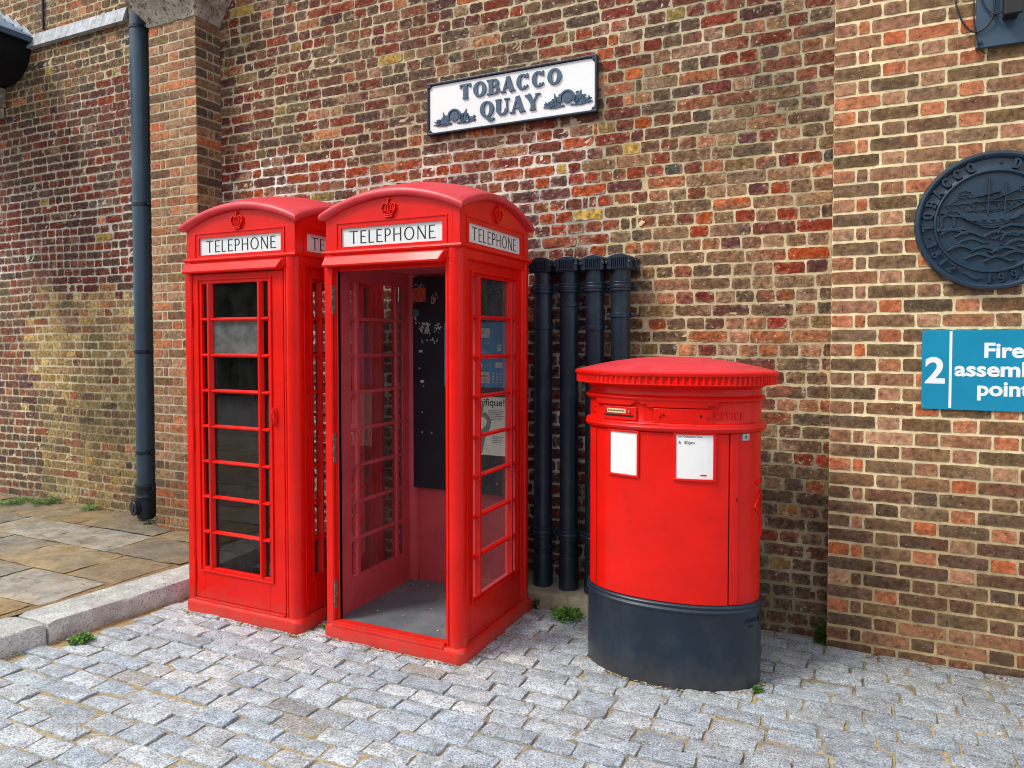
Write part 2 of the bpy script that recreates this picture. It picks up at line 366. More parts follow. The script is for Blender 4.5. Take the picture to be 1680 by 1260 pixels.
_eps = [0]
def stroke(mb, P, W, depth, place, mi=0):
    """ribbon solid; place(x,y,h)->3D, h = height above the surface"""
    _eps[0] = (_eps[0] + 1) % 9; dep = depth + _eps[0] * depth * .012
    n = len(P); closed = n > 4 and (Vector(P[0]) - Vector(P[-1])).length < 1e-5
    Lf = []; Rt = []
    for i in range(n):
        if closed: a = P[(i - 1) % (n - 1)]; b = P[(i + 1) % (n - 1)] if i < n - 1 else P[1]
        else: a = P[max(i - 1, 0)]; b = P[min(i + 1, n - 1)]
        dx, dy = b[0] - a[0], b[1] - a[1]; l = math.hypot(dx, dy) or 1
        nx, ny = -dy / l * W[i] / 2, dx / l * W[i] / 2
        Lf.append((P[i][0] + nx, P[i][1] + ny)); Rt.append((P[i][0] - nx, P[i][1] - ny))
    vs = []
    for l_, r_ in zip(Lf, Rt):
        vs += [place(*l_, -depth * .2), place(*r_, -depth * .2), place(*l_, dep), place(*r_, dep)]
    fs = []
    for i in range(n - 1):
        o = i * 4; q = o + 4
        fs += [(o + 2, o + 3, q + 3, q + 2), (o, o + 2, q + 2, q), (o + 3, o + 1, q + 1, q + 3)]
    if not closed: fs += [(0, 1, 3, 2), ((n - 1) * 4, (n - 1) * 4 + 2, (n - 1) * 4 + 3, (n - 1) * 4 + 1)]
    mb.add(vs, fs, mi)

def text_width(s, T, t, ser, wd, gap):
    return sum(glyph(c, T, t, ser, wd)[1] + gap for c in s) - gap
def write(mb, s, cx, y0, H, T, t, ser, wd, gap, depth, place, width=None, mi=0):
    """flat text centred on cx, cap height H; width forces the total width"""
    w = text_width(s, T, t, ser, wd, gap); kx = (width / (w * H)) if width else 1
    x = cx - w * H * kx / 2
    for c in s:
        S, a = glyph(c, T, t, ser, wd)
        for P, W in S:
            stroke(mb, [(x + p[0] * H * kx, y0 + p[1] * H) for p in P], [k * H for k in W], depth, place, mi)
        x += (a + gap) * H * kx

def font_mesh(mb, s, place, size, x=0, y=0, align='LEFT', bold=0.0, depth=.001, mi=0, kx=1.0, fit=None):
    """plain sans text from the built-in font, turned into a mesh and laid with place()"""
    cu = bpy.data.curves.new('txt', 'FONT'); cu.body = s; cu.size = size; cu.align_x = align; cu.offset = bold; cu.extrude = depth / 2
    cu.resolution_u = 4
    ob = bpy.data.objects.new('txt', cu); col.objects.link(ob)
    dg = bpy.context.evaluated_depsgraph_get(); dg.update(); me = ob.evaluated_get(dg).to_mesh()
    if fit: xs_ = [v.co.x for v in me.vertices]; kx = fit / (max(xs_) - min(xs_))
    vs = [place(x + v.co.x * kx, y + v.co.y, v.co.z + depth / 2) for v in me.vertices]
    mb.add(vs, [tuple(p.vertices) for p in me.polygons], mi)
    ob.evaluated_get(dg).to_mesh_clear(); bpy.data.objects.remove(ob); bpy.data.curves.remove(cu)

# ================================================================ BRICKWORK
PAL = {
 'dark': [(.125, .040, .034), (.10, .036, .036), (.145, .052, .040), (.085, .040, .038), (.16, .045, .032), (.11, .058, .042), (.15, .040, .034), (.19, .045, .030)],
 'red':  [(.24, .048, .030), (.26, .060, .034), (.17, .042, .034), (.13, .046, .036), (.33, .080, .038), (.11, .045, .045), (.20, .075, .045), (.26, .055, .04)],
 'brown': [(.19, .112, .066), (.16, .095, .058), (.23, .13, .078), (.14, .085, .056), (.26, .14, .085), (.32, .14, .075), (.12, .078, .055), (.34, .12, .06), (.22, .14, .07), (.29, .18, .11)],
 'ochre': [(.54, .38, .17), (.46, .31, .14), (.58, .42, .21), (.40, .27, .13), (.46, .28, .16), (.40, .18, .10), (.38, .26, .13), (.62, .47, .26)],
 'olive': [(.33, .245, .12), (.28, .20, .105), (.37, .275, .14), (.20, .14, .08), (.33, .23, .11), (.23, .12, .075)],
 'top': [(.135, .088, .062), (.115, .078, .060), (.17, .10, .065), (.10, .070, .058), (.20, .125, .075), (.24, .11, .06)],
 'mauve': [(.19, .085, .075), (.15, .075, .075), (.22, .10, .085), (.12, .065, .07), (.25, .085, .06), (.17, .10, .08)],
 'rare': [(.44, .125, .050), (.36, .09, .04), (.38, .25, .07), (.50, .22, .12), (.075, .065, .062), (.42, .28, .09)],
 'pst': [(.175, .105, .060), (.155, .095, .055), (.20, .118, .068), (.130, .080, .050), (.24, .130, .075), (.29, .14, .085), (.16, .100, .056)],
 'phd': [(.43, .155, .085), (.45, .18, .105), (.38, .18, .12), (.29, .145, .09), (.46, .135, .065), (.43, .235, .16), (.24, .135, .085)],
 'plr': [(.36, .20, .125), (.30, .17, .105), (.40, .235, .155), (.26, .15, .10), (.42, .18, .10), (.34, .22, .15)],
 'low': [(.14, .072, .048), (.12, .064, .044), (.115, .070, .046), (.17, .080, .050), (.10, .058, .042), (.16, .095, .060)],
}
def _sat(c, k=1.22, g=.96):
    l = .3 * c[0] + .59 * c[1] + .11 * c[2]; q = [max(.012, (l + (x - l) * k) * g) for x in c]; return (q[0], q[1] * 1.0, q[2] * .88)
PAL = {k_: [_sat(c_, 1.2 if k_ in ('dark', 'red') else 1.08) for c_ in v_] for k_, v_ in PAL.items()}
def jit(c, a=.16):
    k = 1 + random.uniform(-a, a); w_ = random.uniform(-.04, .04); return (max(.01, c[0] * k * (1 + w_)), max(.01, c[1] * k), max(.01, c[2] * k * (1 - w_)))

def wall_region(x, z):
    """palette and mortar colour of the old wall at x, z"""
    n = fbm(x, z, 3.3, .9) * .28; n2 = fbm(x, z, 9.1, 2.2) * .12
    X, Z = x + n + n2, z + n * .8 + n2
    white, tan, grey, cream = (.70, .66, .57), (.58, .48, .29), (.46, .40, .28), (.66, .58, .40)
    if x < -5.2:
        if z > 4.5: return 'brown', tan
        if Z > 3.85: return 'top', lerp3(tan, grey, .5)
        if Z < 2.08 and X > -7.15:
            return ('ochre', cream) if Z > 1.15 else ('olive', lerp3(tan, grey, .5))
        if X < -7.0 and Z < 2.3: return ('mauve', lerp3(cream, grey, .45))
        return 'dark', lerp3(grey, white, .25 + .6 * sstep(3.3, 2.7, z))
    if Z > 3.02: return 'dark' if random.random() < .82 else 'brown', lerp3(grey, tan, .35)
    if X < -1.45: return ('red' if Z > 1.9 else 'dark'), white
    if Z < .95: return 'low', lerp3(grey, tan, .4)
    if Z > 2.75: return ('red' if random.random() < .45 else 'brown'), lerp3(tan, grey, .25)
    return ('brown' if random.random() < .68 else 'red'), tan

def brick(mb, x0, x1, z0, z1, y, c, mc, rough=1.0, proud=.005, ax='y', sgn=-1, edge=.45):
    """one brick with ragged edges standing a few mm proud of the mortar"""
    w = x1 - x0; nx = 9 if w > .15 else 6; nz = 5
    jx, jz = .0026 * rough, .0027 * rough
    pr = proud + random.uniform(-.002, .002) * rough; tl = random.uniform(-.002, .002) * rough
    cr = .0055 * rough
    vs = []; cs = []
    c2 = lerp3(c, random.choice([(.080, .058, .046), (.36, .22, .14), (.32, .085, .042), (.20, .12, .075), (.10, .07, .05)]), random.uniform(.15, .75) * min(1, rough)) if random.random() < .62 else c
    gx, gz, g0 = random.uniform(-3, 3) * (1 if w > .15 else .6), random.uniform(-1.2, 1.2), random.uniform(-.2, 1.2); sd_ = random.uniform(0, 90)
    for j in range(nz):
        for i in range(nx):
            u, v = i / (nx - 1), j / (nz - 1)
            # ring of boundary points close to the edge
            if 0 < i < nx - 1: u = (i - .0) / (nx - 1)
            px, pz = x0 + u * w, z0 + v * (z1 - z0)
            bx, bz = i in (0, nx - 1), j in (0, nz - 1)
            if bx or bz:
                px += random.uniform(-jx, jx) if not bx else random.uniform(-jx, jx) * 1.0
                pz += random.uniform(-jz, jz)
                if bx and bz: px += (cr if i == 0 else -cr) * random.uniform(.2, 1); pz += (cr if j == 0 else -cr) * random.uniform(.1, .7)
                h = pr * .75
            else: h = pr + random.uniform(-.0012, .0012) * rough
            h += tl * (u - .5)
            k = jit(lerp3(c, c2, sstep(.1, .9, g0 + gx * (u - .5) + gz * (v - .5) + noise.noise(Vector((u * 3.1, v * 1.7, sd_))) * 1.1)), .12 * rough)
            if bx or bz: k = lerp3(k, mc, random.uniform(0, edge) * rough if random.random() < .5 else 0)
            vs.append((px, h, pz)); cs.append(k)
    idx = lambda i, j: j * nx + i
    fs = [(idx(i, j), idx(i + 1, j), idx(i + 1, j + 1), idx(i, j + 1)) for j in range(nz - 1) for i in range(nx - 1)]
    bd = [idx(i, 0) for i in range(nx)] + [idx(nx - 1, j) for j in range(1, nz)] + [idx(i, nz - 1) for i in range(nx - 2, -1, -1)] + [idx(0, j) for j in range(nz - 2, 0, -1)]
    base = len(vs); mx, mz = (x0 + x1) / 2, (z0 + z1) / 2
    for b in bd:
        p = vs[b]; vs.append((p[0] + (p[0] - mx) * .012, -.012, p[2] + (p[2] - mz) * .02)); cs.append(lerp3(c, mc, .5))
    nb = len(bd)
    fs += [(bd[k], base + k, base + (k + 1) % nb, bd[(k + 1) % nb]) for k in range(nb)]
    if ax == 'y': vs = [(p[0], y + sgn * p[1], p[2]) for p in vs]
    else: vs = [(y + sgn * p[1], p[0], p[2]) for p in vs]
    mb.add(vs, fs, 0, cs)

def bond_row(kind, r, x0, x1, off=0):
    """list of (xa, xb, is_header) for row r"""
    J = .0120; out = []; SL, HL = .214, .101
    if kind == 'flemish':
        x = x0; seq = 0
        if r % 2: out.append((x, x + HL, True)); x += HL + J; out.append((x, x + .048, True)); x += .048 + J; hd = False
        else: hd = False
        while x < x1:
            l = HL if hd else SL
            if x + l > x1 - .03: l = x1 - x
            out.append((x, min(x + l, x1), hd)); x += l + J; hd = not hd
    elif kind == 'english':
        hd = bool(r % 2); x = x0 - (HL if hd else SL) * ((off + r * .37) % 1)
        while x < x1:
            l = (HL if hd else SL) * random.uniform(.94, 1.07)
            h2 = hd
            if not hd and random.random() < .13: l = HL * random.uniform(.95, 1.1); h2 = True
            if hd and random.random() < .04: l = SL * .75; h2 = False
            a, b = max(x, x0), min(x + l, x1)
            if b - a > .02: out.append((a, b, h2))
            x += l + J * random.uniform(.8, 1.25)
    else:
        x = x0 - random.uniform(0, .2); hprob = .18 + .75 * (r % 2) if random.random() < .75 else .5
        while x < x1:
            hd = random.random() < hprob; l = (HL if hd else SL) * random.uniform(.9, 1.08)
            a, b = max(x, x0), min(x + l, x1)
            if b - a > .02: out.append((a, b, hd))
            x += l + J * random.uniform(.7, 1.3)
    return out

RH = .0760
def old_wall():
    bm = MB(); mo = MB()
    X0, X1, Z0, Z1 = -12.4, -.097, -.06, 5.25
    # mortar bed as a coloured grid
    st = .04; nx = int((X1 - X0) / st) + 1; nz = int((Z1 - Z0) / st) + 1; vs = []; cs = []
    random.seed(3)
    for j in range(nz + 1):
        for i in range(nx + 1):
            x, z = min(X0 + i * st, X1), Z0 + j * st
            _, mc = wall_region(x, z)
            k = 1 + fbm(x, z, 1.2, 3.5) * .35
            mc = tuple(c * k for c in mc)
            damp = max(0, fbm(x, z, 5.5, 1.3)) * .9
            if x > -1.6: mc = lerp3(mc, (.17, .17, .085), min(.75, damp * 1.3 + (.35 if z < .8 else 0)))
            else: mc = lerp3(mc, (.22, .19, .14), min(.6, damp * .8))
            if z < .3: mc = lerp3(mc, (.11, .12, .06), .5 * (1 - z / .3))
            vs.append((x, random.uniform(-.0013, .0013), z)); cs.append(mc)
    fs = [(j * (nx + 1) + i, j * (nx + 1) + i + 1, (j + 1) * (nx + 1) + i + 1, (j + 1) * (nx + 1) + i) for j in range(nz) for i in range(nx)]
    mo.add(vs, fs, 0, cs)
    random.seed(11)
    r = 0; z = Z0 + .006
    while z < Z1 - .05:
        segs = []
        segs += [(a, b, h) for a, b, h in bond_row('mixed', r, X0, -1.40 + .25 * math.sin(r * 1.7))]
        e = segs[-1][1] + .012
        segs += bond_row('english', r, e, X1, .3)
        for a, b, hd in segs:
            cx, cz = (a + b) / 2, z + .03
            wob = .006 * math.sin(cx * 1.9 + r * .31) + .004 * math.sin(cx * 4.3)
            pal, mc = wall_region(cx, cz)
            p = random.random()
            if p < .045: c = random.choice(PAL['rare'])
            elif hd and p < .22 and cx > -1.6: c = random.choice(PAL['red'] + PAL['phd'])
            else: c = random.choice(PAL[pal])
            c = jit(c, .18)
            if cx > -1.5 and cz < .95: c = lerp3(c, (.085, .075, .055), .35)
            if fbm(cx, cz, 7.7, 1.6) > .28: c = lerp3(c, (.10, .085, .05), .45)
            rg = 1.25 if cx < -1.5 else 1.0
            brick(bm, a, b, z + wob + random.uniform(0, .003), z + wob + RH - .0115 - random.uniform(-.001, .003), 0, c, mc, rough=rg, proud=.0035)
        r += 1; z += RH
    w = thing('brick_wall', 'long old brick wall of dark red, orange and yellow bricks behind the phone boxes', 'wall', (-4.6, 0, G))
    w2 = Matrix.Translation((4.6, 0, -G))
    for m_ in (bm, mo): m_.xf(w2)
    mo.build('mortar_bed', M['mortar'], w, color=True, recalc=False)
    bm.build('brickwork', M['brick'], w, smooth=50, color=True, recalc=False)
    core = MB().box(X0, X1, .014, .34, -.3, Z1 + .02, 0); core.xf(w2); core.build('wall_core', M['granite'], w)
    # lead band low on the upper wall
    b = MB(); n = 14
    for i in range(n):
        xa, xb = -7.10 + i * (1.36 / n), -7.10 + (i + 1) * (1.36 / n)
        b.prism([(-.055, 4.395), (.0, 4.395), (.0, 4.53), (-.012, 4.53)], xa, xb - .002 if i < n - 1 else xb, 'x')
    b.xf(w2); b.build('flashing_band', M['lead'], w, bevel=.002)
    return w
old_wall()

def face_bricks(bm, mo, x0, x1, z0, z1, y, ax, sgn, kind, palf, mcf, rough, seed, phase=0, proud=.004):
    random.seed(seed); st = .05
    nx = max(1, int((x1 - x0) / st)); nz = int((z1 - z0) / st); vs = []; cs = []
    for j in range(nz + 1):
        for i in range(nx + 1):
            x, z = x0 + (x1 - x0) * i / nx, z0 + (z1 - z0) * j / nz
            mc = mcf(x, z); k = 1 + fbm(x, z, 4.2, 4) * .22
            h = random.uniform(-.001, .001) if 0 < i < nx and 0 < j < nz else 0
            vs.append((x, y + h, z) if ax == 'y' else (y + h, x, z)); cs.append(tuple(c * k for c in mc))
    fs = [(j * (nx + 1) + i, j * (nx + 1) + i + 1, (j + 1) * (nx + 1) + i + 1, (j + 1) * (nx + 1) + i) for j in range(nz) for i in range(nx)]
    mo.add(vs, fs, 0, cs)
    r = 0; z = z0 + .006
    while z < z1 - .05:
        for a, b, hd in bond_row(kind, r + phase, x0 + .001, x1 - .001):
            c = jit(random.choice(PAL[palf((a + b) / 2, z, hd)]), .15)
            brick(bm, a, b, z + random.uniform(0, .002), z + RH - .0146 + random.uniform(-.001, .0012), y, c, mcf(a, z), rough=rough, proud=proud, ax=ax, sgn=sgn, edge=.3)
        r += 1; z += RH

def pier():
    bm, mo = MB(), MB(); X0, X1, Z1 = -.097, 2.6, 5.25
    def palf(x, z, hd):
        n = fbm(x, z, 2.2, 1.1) * .3
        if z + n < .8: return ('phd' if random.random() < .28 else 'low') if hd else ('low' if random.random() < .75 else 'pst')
        if hd: return 'phd'
        return 'pst' if random.random() < .86 else 'phd'
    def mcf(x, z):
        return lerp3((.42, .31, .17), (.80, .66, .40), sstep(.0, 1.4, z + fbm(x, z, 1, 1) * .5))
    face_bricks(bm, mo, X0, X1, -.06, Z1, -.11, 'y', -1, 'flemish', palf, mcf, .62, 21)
    face_bricks(bm, mo, -.108, .0, -.06, Z1, X0, 'x', -1, 'flemish', palf, mcf, .62, 22)
    w = thing('brick_pier', 'clean red and brown brick pier with thick cream joints at the right', 'wall', (1.2, -.05, G))
    t = Matrix.Translation((-1.2, .05, -G))
    for m_ in (bm, mo): m_.xf(t)
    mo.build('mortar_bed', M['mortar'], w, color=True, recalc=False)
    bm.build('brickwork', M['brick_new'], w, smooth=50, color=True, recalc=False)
    MB().box(X0 + .013, X1, -.097, .3, -.3, Z1 + .01).xf(t).build('wall_core', M['granite'], w)
pier()

def pillar():
    bm, mo = MB(), MB(); X0, X1, Y, Z1 = -5.165, -4.645, -.245, 4.15
    def palf(x, z, hd):
        if z < .6: return 'brown'
        return ('phd' if random.random() < .5 else 'plr') if hd else ('plr' if random.random() < .72 else 'brown')
    def mcf(x, z): return lerp3((.34, .29, .20), (.54, .47, .33), sstep(-.1, 1.2, z + fbm(x, z, 1, 1) * .4))
    def palside(x, z, hd): return 'top' if random.random() < .75 else 'brown'
    def mcs(x, z): return (.38, .33, .21)
    face_bricks(bm, mo, X0, X1, .04, Z1, Y, 'y', -1, 'flemish', palf, mcf, .7, 31)
    face_bricks(bm, mo, Y + .002, .0, .04, Z1, X1, 'x', 1, 'flemish', palside, mcs, .7, 32, 1)
    face_bricks(bm, mo, Y + .002, .0, .04, Z1, X0, 'x', -1, 'flemish', palside, mcs, .7, 33, 1)
    w = thing('brick_pillar', 'narrow brick pillar with a stone cap between downpipe and left phone box', 'pillar', (-4.9, -.12, .09))
    t = Matrix.Translation((4.9, .12, -.09))
    for m_ in (bm, mo): m_.xf(t)
    mo.build('mortar_bed', M['mortar'], w, color=True, recalc=False)
    bm.build('brickwork', M['brick_new'], w, smooth=50, color=True, recalc=False)
    MB().box(X0 + .013, X1 - .013, Y + .013, .0, .0, Z1).xf(t).build('pillar_core', M['granite'], w)
    # cap: chamfered corbel and a square block above it
    c = MB(); n = 10
    def ring(z, e, jn=.006):
        pts = []
        for (xa, ya), (xb, yb) in (((X0 - e, -.003), (X0 - e, Y - e)), ((X0 - e, Y - e), (X1 + e, Y - e)), ((X1 + e, Y - e), (X1 + e, -.003))):
            for i in range(n):
                k = i / n; pts.append((xa + (xb - xa) * k + random.uniform(-jn, jn), ya + (yb - ya) * k + random.uniform(-jn, jn), z + random.uniform(-jn, jn)))
        pts.append((X1 + e, -.003, z)); return pts
    rs = [ring(4.145, .012), ring(4.19, .022), ring(4.23, .05), ring(4.29, .10), ring(4.35, .14), ring(4.39, .15), ring(4.62, .15), ring(4.66, .13), ring(4.95, .13)]
    m_ = len(rs[0]); vs = [p for r_ in rs for p in r_]
    fs = [(j * m_ + i, j * m_ + i + 1, (j + 1) * m_ + i + 1, (j + 1) * m_ + i) for j in range(len(rs) - 1) for i in range(m_ - 1)]
    fs += [tuple(range(m_)), tuple(range((len(rs) - 1) * m_, len(rs) * m_))]
    c.add(vs, fs); c.xf(t); c.build('stone_cap', M['stone'], w, smooth=35)
pillar()

# ================================================================ GROUND
def kx(y): return -3.862 + (y + 1.05) * .115          # front line of the kerb
def ground():
    g = MB(); n = 1
    g.add([(-150, -150, G - .05), (150, -150, G - .05), (150, 60, G - .05), (-150, 60, G - .05)], [(0, 1, 2, 3)])
    struct(g.build('ground', M['asphalt'], recalc=False))
    # cobbles: joint bed and setts in one sheet
    random.seed(5)
    mb = MB(); st = .03; X0, X1, Y0, Y1 = -5.6, 4.2, -6.2, .0
    nx, ny = int((X1 - X0) / st), int((Y1 - Y0) / st); vs = []; cs = []
    for j in range(ny + 1):
        for i in range(nx + 1):
            x, y = X0 + i * st, Y0 + j * st
            k = fbm(x, y, 2, 1.1)
            c = lerp3((.46, .37, .22), (.30, .27, .20), sstep(-.1, .35, k)); 
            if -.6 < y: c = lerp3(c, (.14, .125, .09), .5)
            if x < kx(y) + .9 and y > -1.9: c = lerp3(c, (.40, .28, .11), .55)
            vs.append((x, y, G - .0092 + max(0, fbm(x, y, 31, 2.6)) * .0045 + random.uniform(-.0028, .0030) + fbm(x, y, 8, 6) * .003)); cs.append(jit(c, .15))
    fs = [(j * (nx + 1) + i, j * (nx + 1) + i + 1, (j + 1) * (nx + 1) + i + 1, (j + 1) * (nx + 1) + i) for j in range(ny) for i in range(nx)]
    mb.add(vs, fs, 1, cs)
    y = Y1 - .012; r = 0
    while y > Y0 + .1:
        d = random.uniform(.098, .122); x = X0 - random.uniform(0, .2); ph = random.uniform(0, 6)
        while x < X1:
            l = random.choice((.19, .21, .22, .23, .24, .26, .17)) * random.uniform(.94, 1.06)
            yc = y - d / 2; xm = x + l / 2
            if xm > kx(yc) + .02 and not (xm > -.12 and yc > -.14):
                wv = .018 * math.sin(xm * .9 + 1) + .010 * math.sin(xm * 2.3 + ph * .2)
                ht = random.uniform(-.004, .006); tx, ty = random.uniform(-.035, .035), random.uniform(-.06, .06)
                k = fbm(xm, yc, 12, .8)
                base = random.choice([(.44, .51, .565), (.41, .475, .54), (.50, .56, .60), (.37, .43, .48), (.46, .515, .56), (.43, .49, .535), (.54, .585, .61)])
                if random.random() < .04: base = random.choice([(.40, .38, .31), (.28, .30, .31), (.38, .37, .34)])
                dk = sstep(-2.6, .4, xm + yc * .25 + fbm(xm, yc, 21, .9) * 1.2); base = tuple(min(.72, k_ * 1.16) for k_ in base); base = lerp3(base, (.29, .32, .345), dk * .75); base = lerp3(base, (.20, .20, .18), .55 * sstep(-.55, -.1, yc))  # pale left, dark right: the lane's light and shade painted into the setts
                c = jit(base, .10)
                nxs, nys = 7, 5; V = []; C = []; rot = random.uniform(-.03, .03)
                for q in range(nys):
                    for p in range(nxs):
                        u, v = p / (nxs - 1) * 2 - 1, q / (nys - 1) * 2 - 1
                        # pull points towards the edges so that the top stays flat with rounded shoulders
                        u = math.copysign(abs(u) ** .5, u); v = math.copysign(abs(v) ** .5, v)
                        ax_, ay_ = u * (l / 2 - .0065), v * (d / 2 - .0060)
                        e = max(abs(u), abs(v)); ed = e > .99
                        cor = abs(u) > .99 and abs(v) > .99
                        if cor: ax_ *= .985; ay_ *= .965
                        zz = G + ht + ax_ * tx + ay_ * ty + .001 * (1 - abs(u) ** 3) - (.0045 if cor else .0028 if ed else 0)
                        zz += random.uniform(-.0018, .0018) + fbm(xm + ax_, yc + ay_, 3, 12) * .004
                        if ed: ax_ += random.uniform(-.0038, .0038); ay_ += random.uniform(-.0038, .0038)
                        V.append((xm + ax_ - ay_ * rot, yc + wv + ay_ + ax_ * rot, zz)); C.append(jit(c, .06))
                F = [(b * nxs + a, b * nxs + a + 1, (b + 1) * nxs + a + 1, (b + 1) * nxs + a) for b in range(nys - 1) for a in range(nxs - 1)]
                bd = [a for a in range(nxs)] + [b * nxs + nxs - 1 for b in range(1, nys)] + [(nys - 1) * nxs + a for a in range(nxs - 2, -1, -1)] + [b * nxs for b in range(nys - 2, 0, -1)]
                o = len(V)
                for b in bd: V.append((xm + (V[b][0] - xm) * 1.03, yc + wv + (V[b][1] - yc - wv) * 1.05, G - .03)); C.append(tuple(k_ * .6 for k_ in c))
                nb = len(bd); F += [(bd[k_], o + k_, o + (k_ + 1) % nb, bd[(k_ + 1) % nb]) for k_ in range(nb)]
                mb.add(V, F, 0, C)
            x += l
        y -= d; r += 1
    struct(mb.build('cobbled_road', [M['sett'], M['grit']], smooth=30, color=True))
ground()

def pavement():
    random.seed(17); mb = MB(); Z = .088
    # bed
    mb.add([(-12, -7, Z - .012), (kx(-7) - .28, -7, Z - .012), (kx(-.3) - .28, -.3, Z - .012), (-4.0, 0, Z - .012), (-12, 0, Z - .012)], [(0, 1, 2, 3, 4)], 1, [(.28, .20, .10)] * 5)
    mb.add([(-12, -7, -.2), (kx(-7) - .28, -7, -.2), (kx(-.3) - .28, -.3, -.2), (-4.0, 0, -.2), (-12, 0, -.2)], [(4, 3, 2, 1, 0)], 1, [(.28, .20, .10)] * 5)
    y = -.02; pal = [(.34, .29, .19), (.30, .27, .20), (.36, .36, .32), (.32, .33, .30), (.35, .285, .175), (.28, .25, .19), (.38, .36, .30), (.26, .23, .17), (.36, .27, .15)]
    pal = [tuple(k_ * .84 for k_ in c_) for c_ in pal]
    while y > -6.8:
        d = random.uniform(.34, .52); x = kx(y - d / 2) - .335
        lim = x
        while x > -11:
            l = random.uniform(.45, .95); dy = random.uniform(-.01, .01)
            xa, xb, ya, yb = x - l + .007, x - .004, y - d + .008, y - .004
            hx = random.uniform(-.003, .003); c = jit(random.choice(pal), .12)
            if y > -.2: c = lerp3(c, (.2, .18, .13), .4)
            nx, ny = max(5, int(l / .055)), max(4, int(d / .055)); V = []; C = []
            for j in range(ny + 1):
                for i in range(nx + 1):
                    u, v = i / nx, j / ny; e = i in (0, nx) or j in (0, ny)
                    px, py = xa + (xb - xa) * u, ya + (yb - ya) * v
                    # riven surface: long shallow steps
                    rv = noise.noise(Vector((px * 2.2 + hx * 900, py * 9 + px * 2, 1))) * .006 + noise.noise(Vector((px * 9, py * 20, 4))) * .003
                    if e: px += random.uniform(-.006, .006); py += random.uniform(-.006, .006)
                    V.append((px, py, Z + hx + rv - (.007 if e else 0)))
                    s = noise.noise(Vector((px * 1.7, py * 1.7, 7 + hx * 100)))
                    C.append(jit(lerp3(c, (.34, .22, .08), max(0, s) * .9), .05))
            F = [(j * (nx + 1) + i, j * (nx + 1) + i + 1, (j + 1) * (nx + 1) + i + 1, (j + 1) * (nx + 1) + i) for j in range(ny) for i in range(nx)]
            mb.add(V, F, 0, C); x -= l
        y -= d
    struct(mb.build('pavement', [M['flag'], M['grit']], smooth=50, color=True, recalc=False))
pavement()

def kerb(y0, y1, label, seed):
    random.seed(seed); L = y1 - y0; n = int(L / .04); prof = [(0, -.09), (0, .0), (-.001, .094), (-.009, .108), (-.04, .111), (-.12, .112), (-.2, .112), (-.28, .110), (-.305, .10), (-.31, .0), (-.31, -.09)]
    V = []; m = len(prof)
    for j in range(n + 1):
        yy = y0 + .005 + (L - .010) * j / n; e = j in (0, n)
        for i, (px, pz) in enumerate(prof):
            ox = noise.noise(Vector((px * 9, yy * 6, pz * 14 + seed))) * .010 + random.uniform(-.003, .003)
            V.append((kx(yy) + px + ox, yy, G + pz + ox * .6 - (.010 if e and pz > .08 else 0)))
    F = [(j * m + i, j * m + (i + 1) % m, (j + 1) * m + (i + 1) % m, (j + 1) * m + i) for j in range(n) for i in range(m)]
    F += [tuple(range(m)), tuple(range(n * m, (n + 1) * m))]
    cx, cy = kx((y0 + y1) / 2) - .15, (y0 + y1) / 2
    mb = MB().add(V, F); mb.xf(Matrix.Translation((-cx, -cy, -G)))
    o = mb.build('kerb_stone', M['granite'], smooth=45); o.location = (cx, cy, G)
    tag(o, label, 'kerb', 'granite kerb stones along the pavement edge')
kerb(-1.88, -.62, 'long pale granite kerb stone running up to the left phone box', 2)
kerb(-3.1, -1.884, 'pale granite kerb stone cut off by the left edge of the photo', 3)

# concrete ledge under the four pipes
lg = MB(); random.seed(4)
prof = [(-.001, -.09), (-.001, .115), (-.06, .112), (-.2, .106), (-.262, .10), (-.272, .088), (-.278, -.09)]
n = 44; V = []
for j in range(n + 1):
    xx = -2.3 + 1.32 * j / n
    for (py, pz) in prof: V.append((xx, py + (random.uniform(-.004, .004) if py < -.01 else 0), G + pz + random.uniform(-.003, .003)))
m_ = len(prof)
F = [(j * m_ + i, j * m_ + (i + 1) % m_, (j + 1) * m_ + (i + 1) % m_, (j + 1) * m_ + i) for j in range(n) for i in range(m_)] + [tuple(range(m_)), tuple(range(n * m_, (n + 1) * m_))]
lg.add(V, F); lg.xf(Matrix.Translation((1.6, .14, -G))); o = lg.build('concrete_ledge', M['ledge'], smooth=40); o.location = (-1.6, -.14, G)
tag(o, 'low mossy concrete ledge at the foot of the wall under the pipes', 'ledge')

# ================================================================ TELEPHONE KIOSKS
HW = .435
def rot_side(k): return Matrix.Rotation(k * math.pi / 2, 4, 'Z')     # 0 front, 1 right, 2 rear, 3 left
def fix_inside(mb):
    """give faces that look into the kiosk the faded inside paint (slot 1)"""
    for i, f in enumerate(mb.f):
        if mb.m[i] != 0: continue
        vs = [Vector(mb.v[k]) for k in f]; n = (vs[1] - vs[0]).cross(vs[2] - vs[1])
        continue
        if n.length < 1e-12: continue
        n.normalize(); c = sum(vs, Vector()) / len(vs)
        q = Vector((-c.x, -c.y, 0))
        if q.length > .2 and n.dot(q.normalized()) > .75 and max(abs(c.x), abs(c.y)) < .425 and c.z < 2.12: mb.m[i] = 1
        elif n.z > .8 and False: mb.m[i] = 1
    return mb
REDS = [M['red'], M['inner_red']]

def bead_rect(mb, x0, x1, z0, z1, y, w=.012, h=.012):
    mb.box(x0, x1, y - h, y + .002, z1 - w, z1); mb.box(x0, x1, y - h, y + .002, z0, z0 + w)
    mb.box(x0, x0 + w, y - h, y + .002, z0 + w, z1 - w); mb.box(x1 - w, x1, y - h, y + .002, z0 + w, z1 - w)

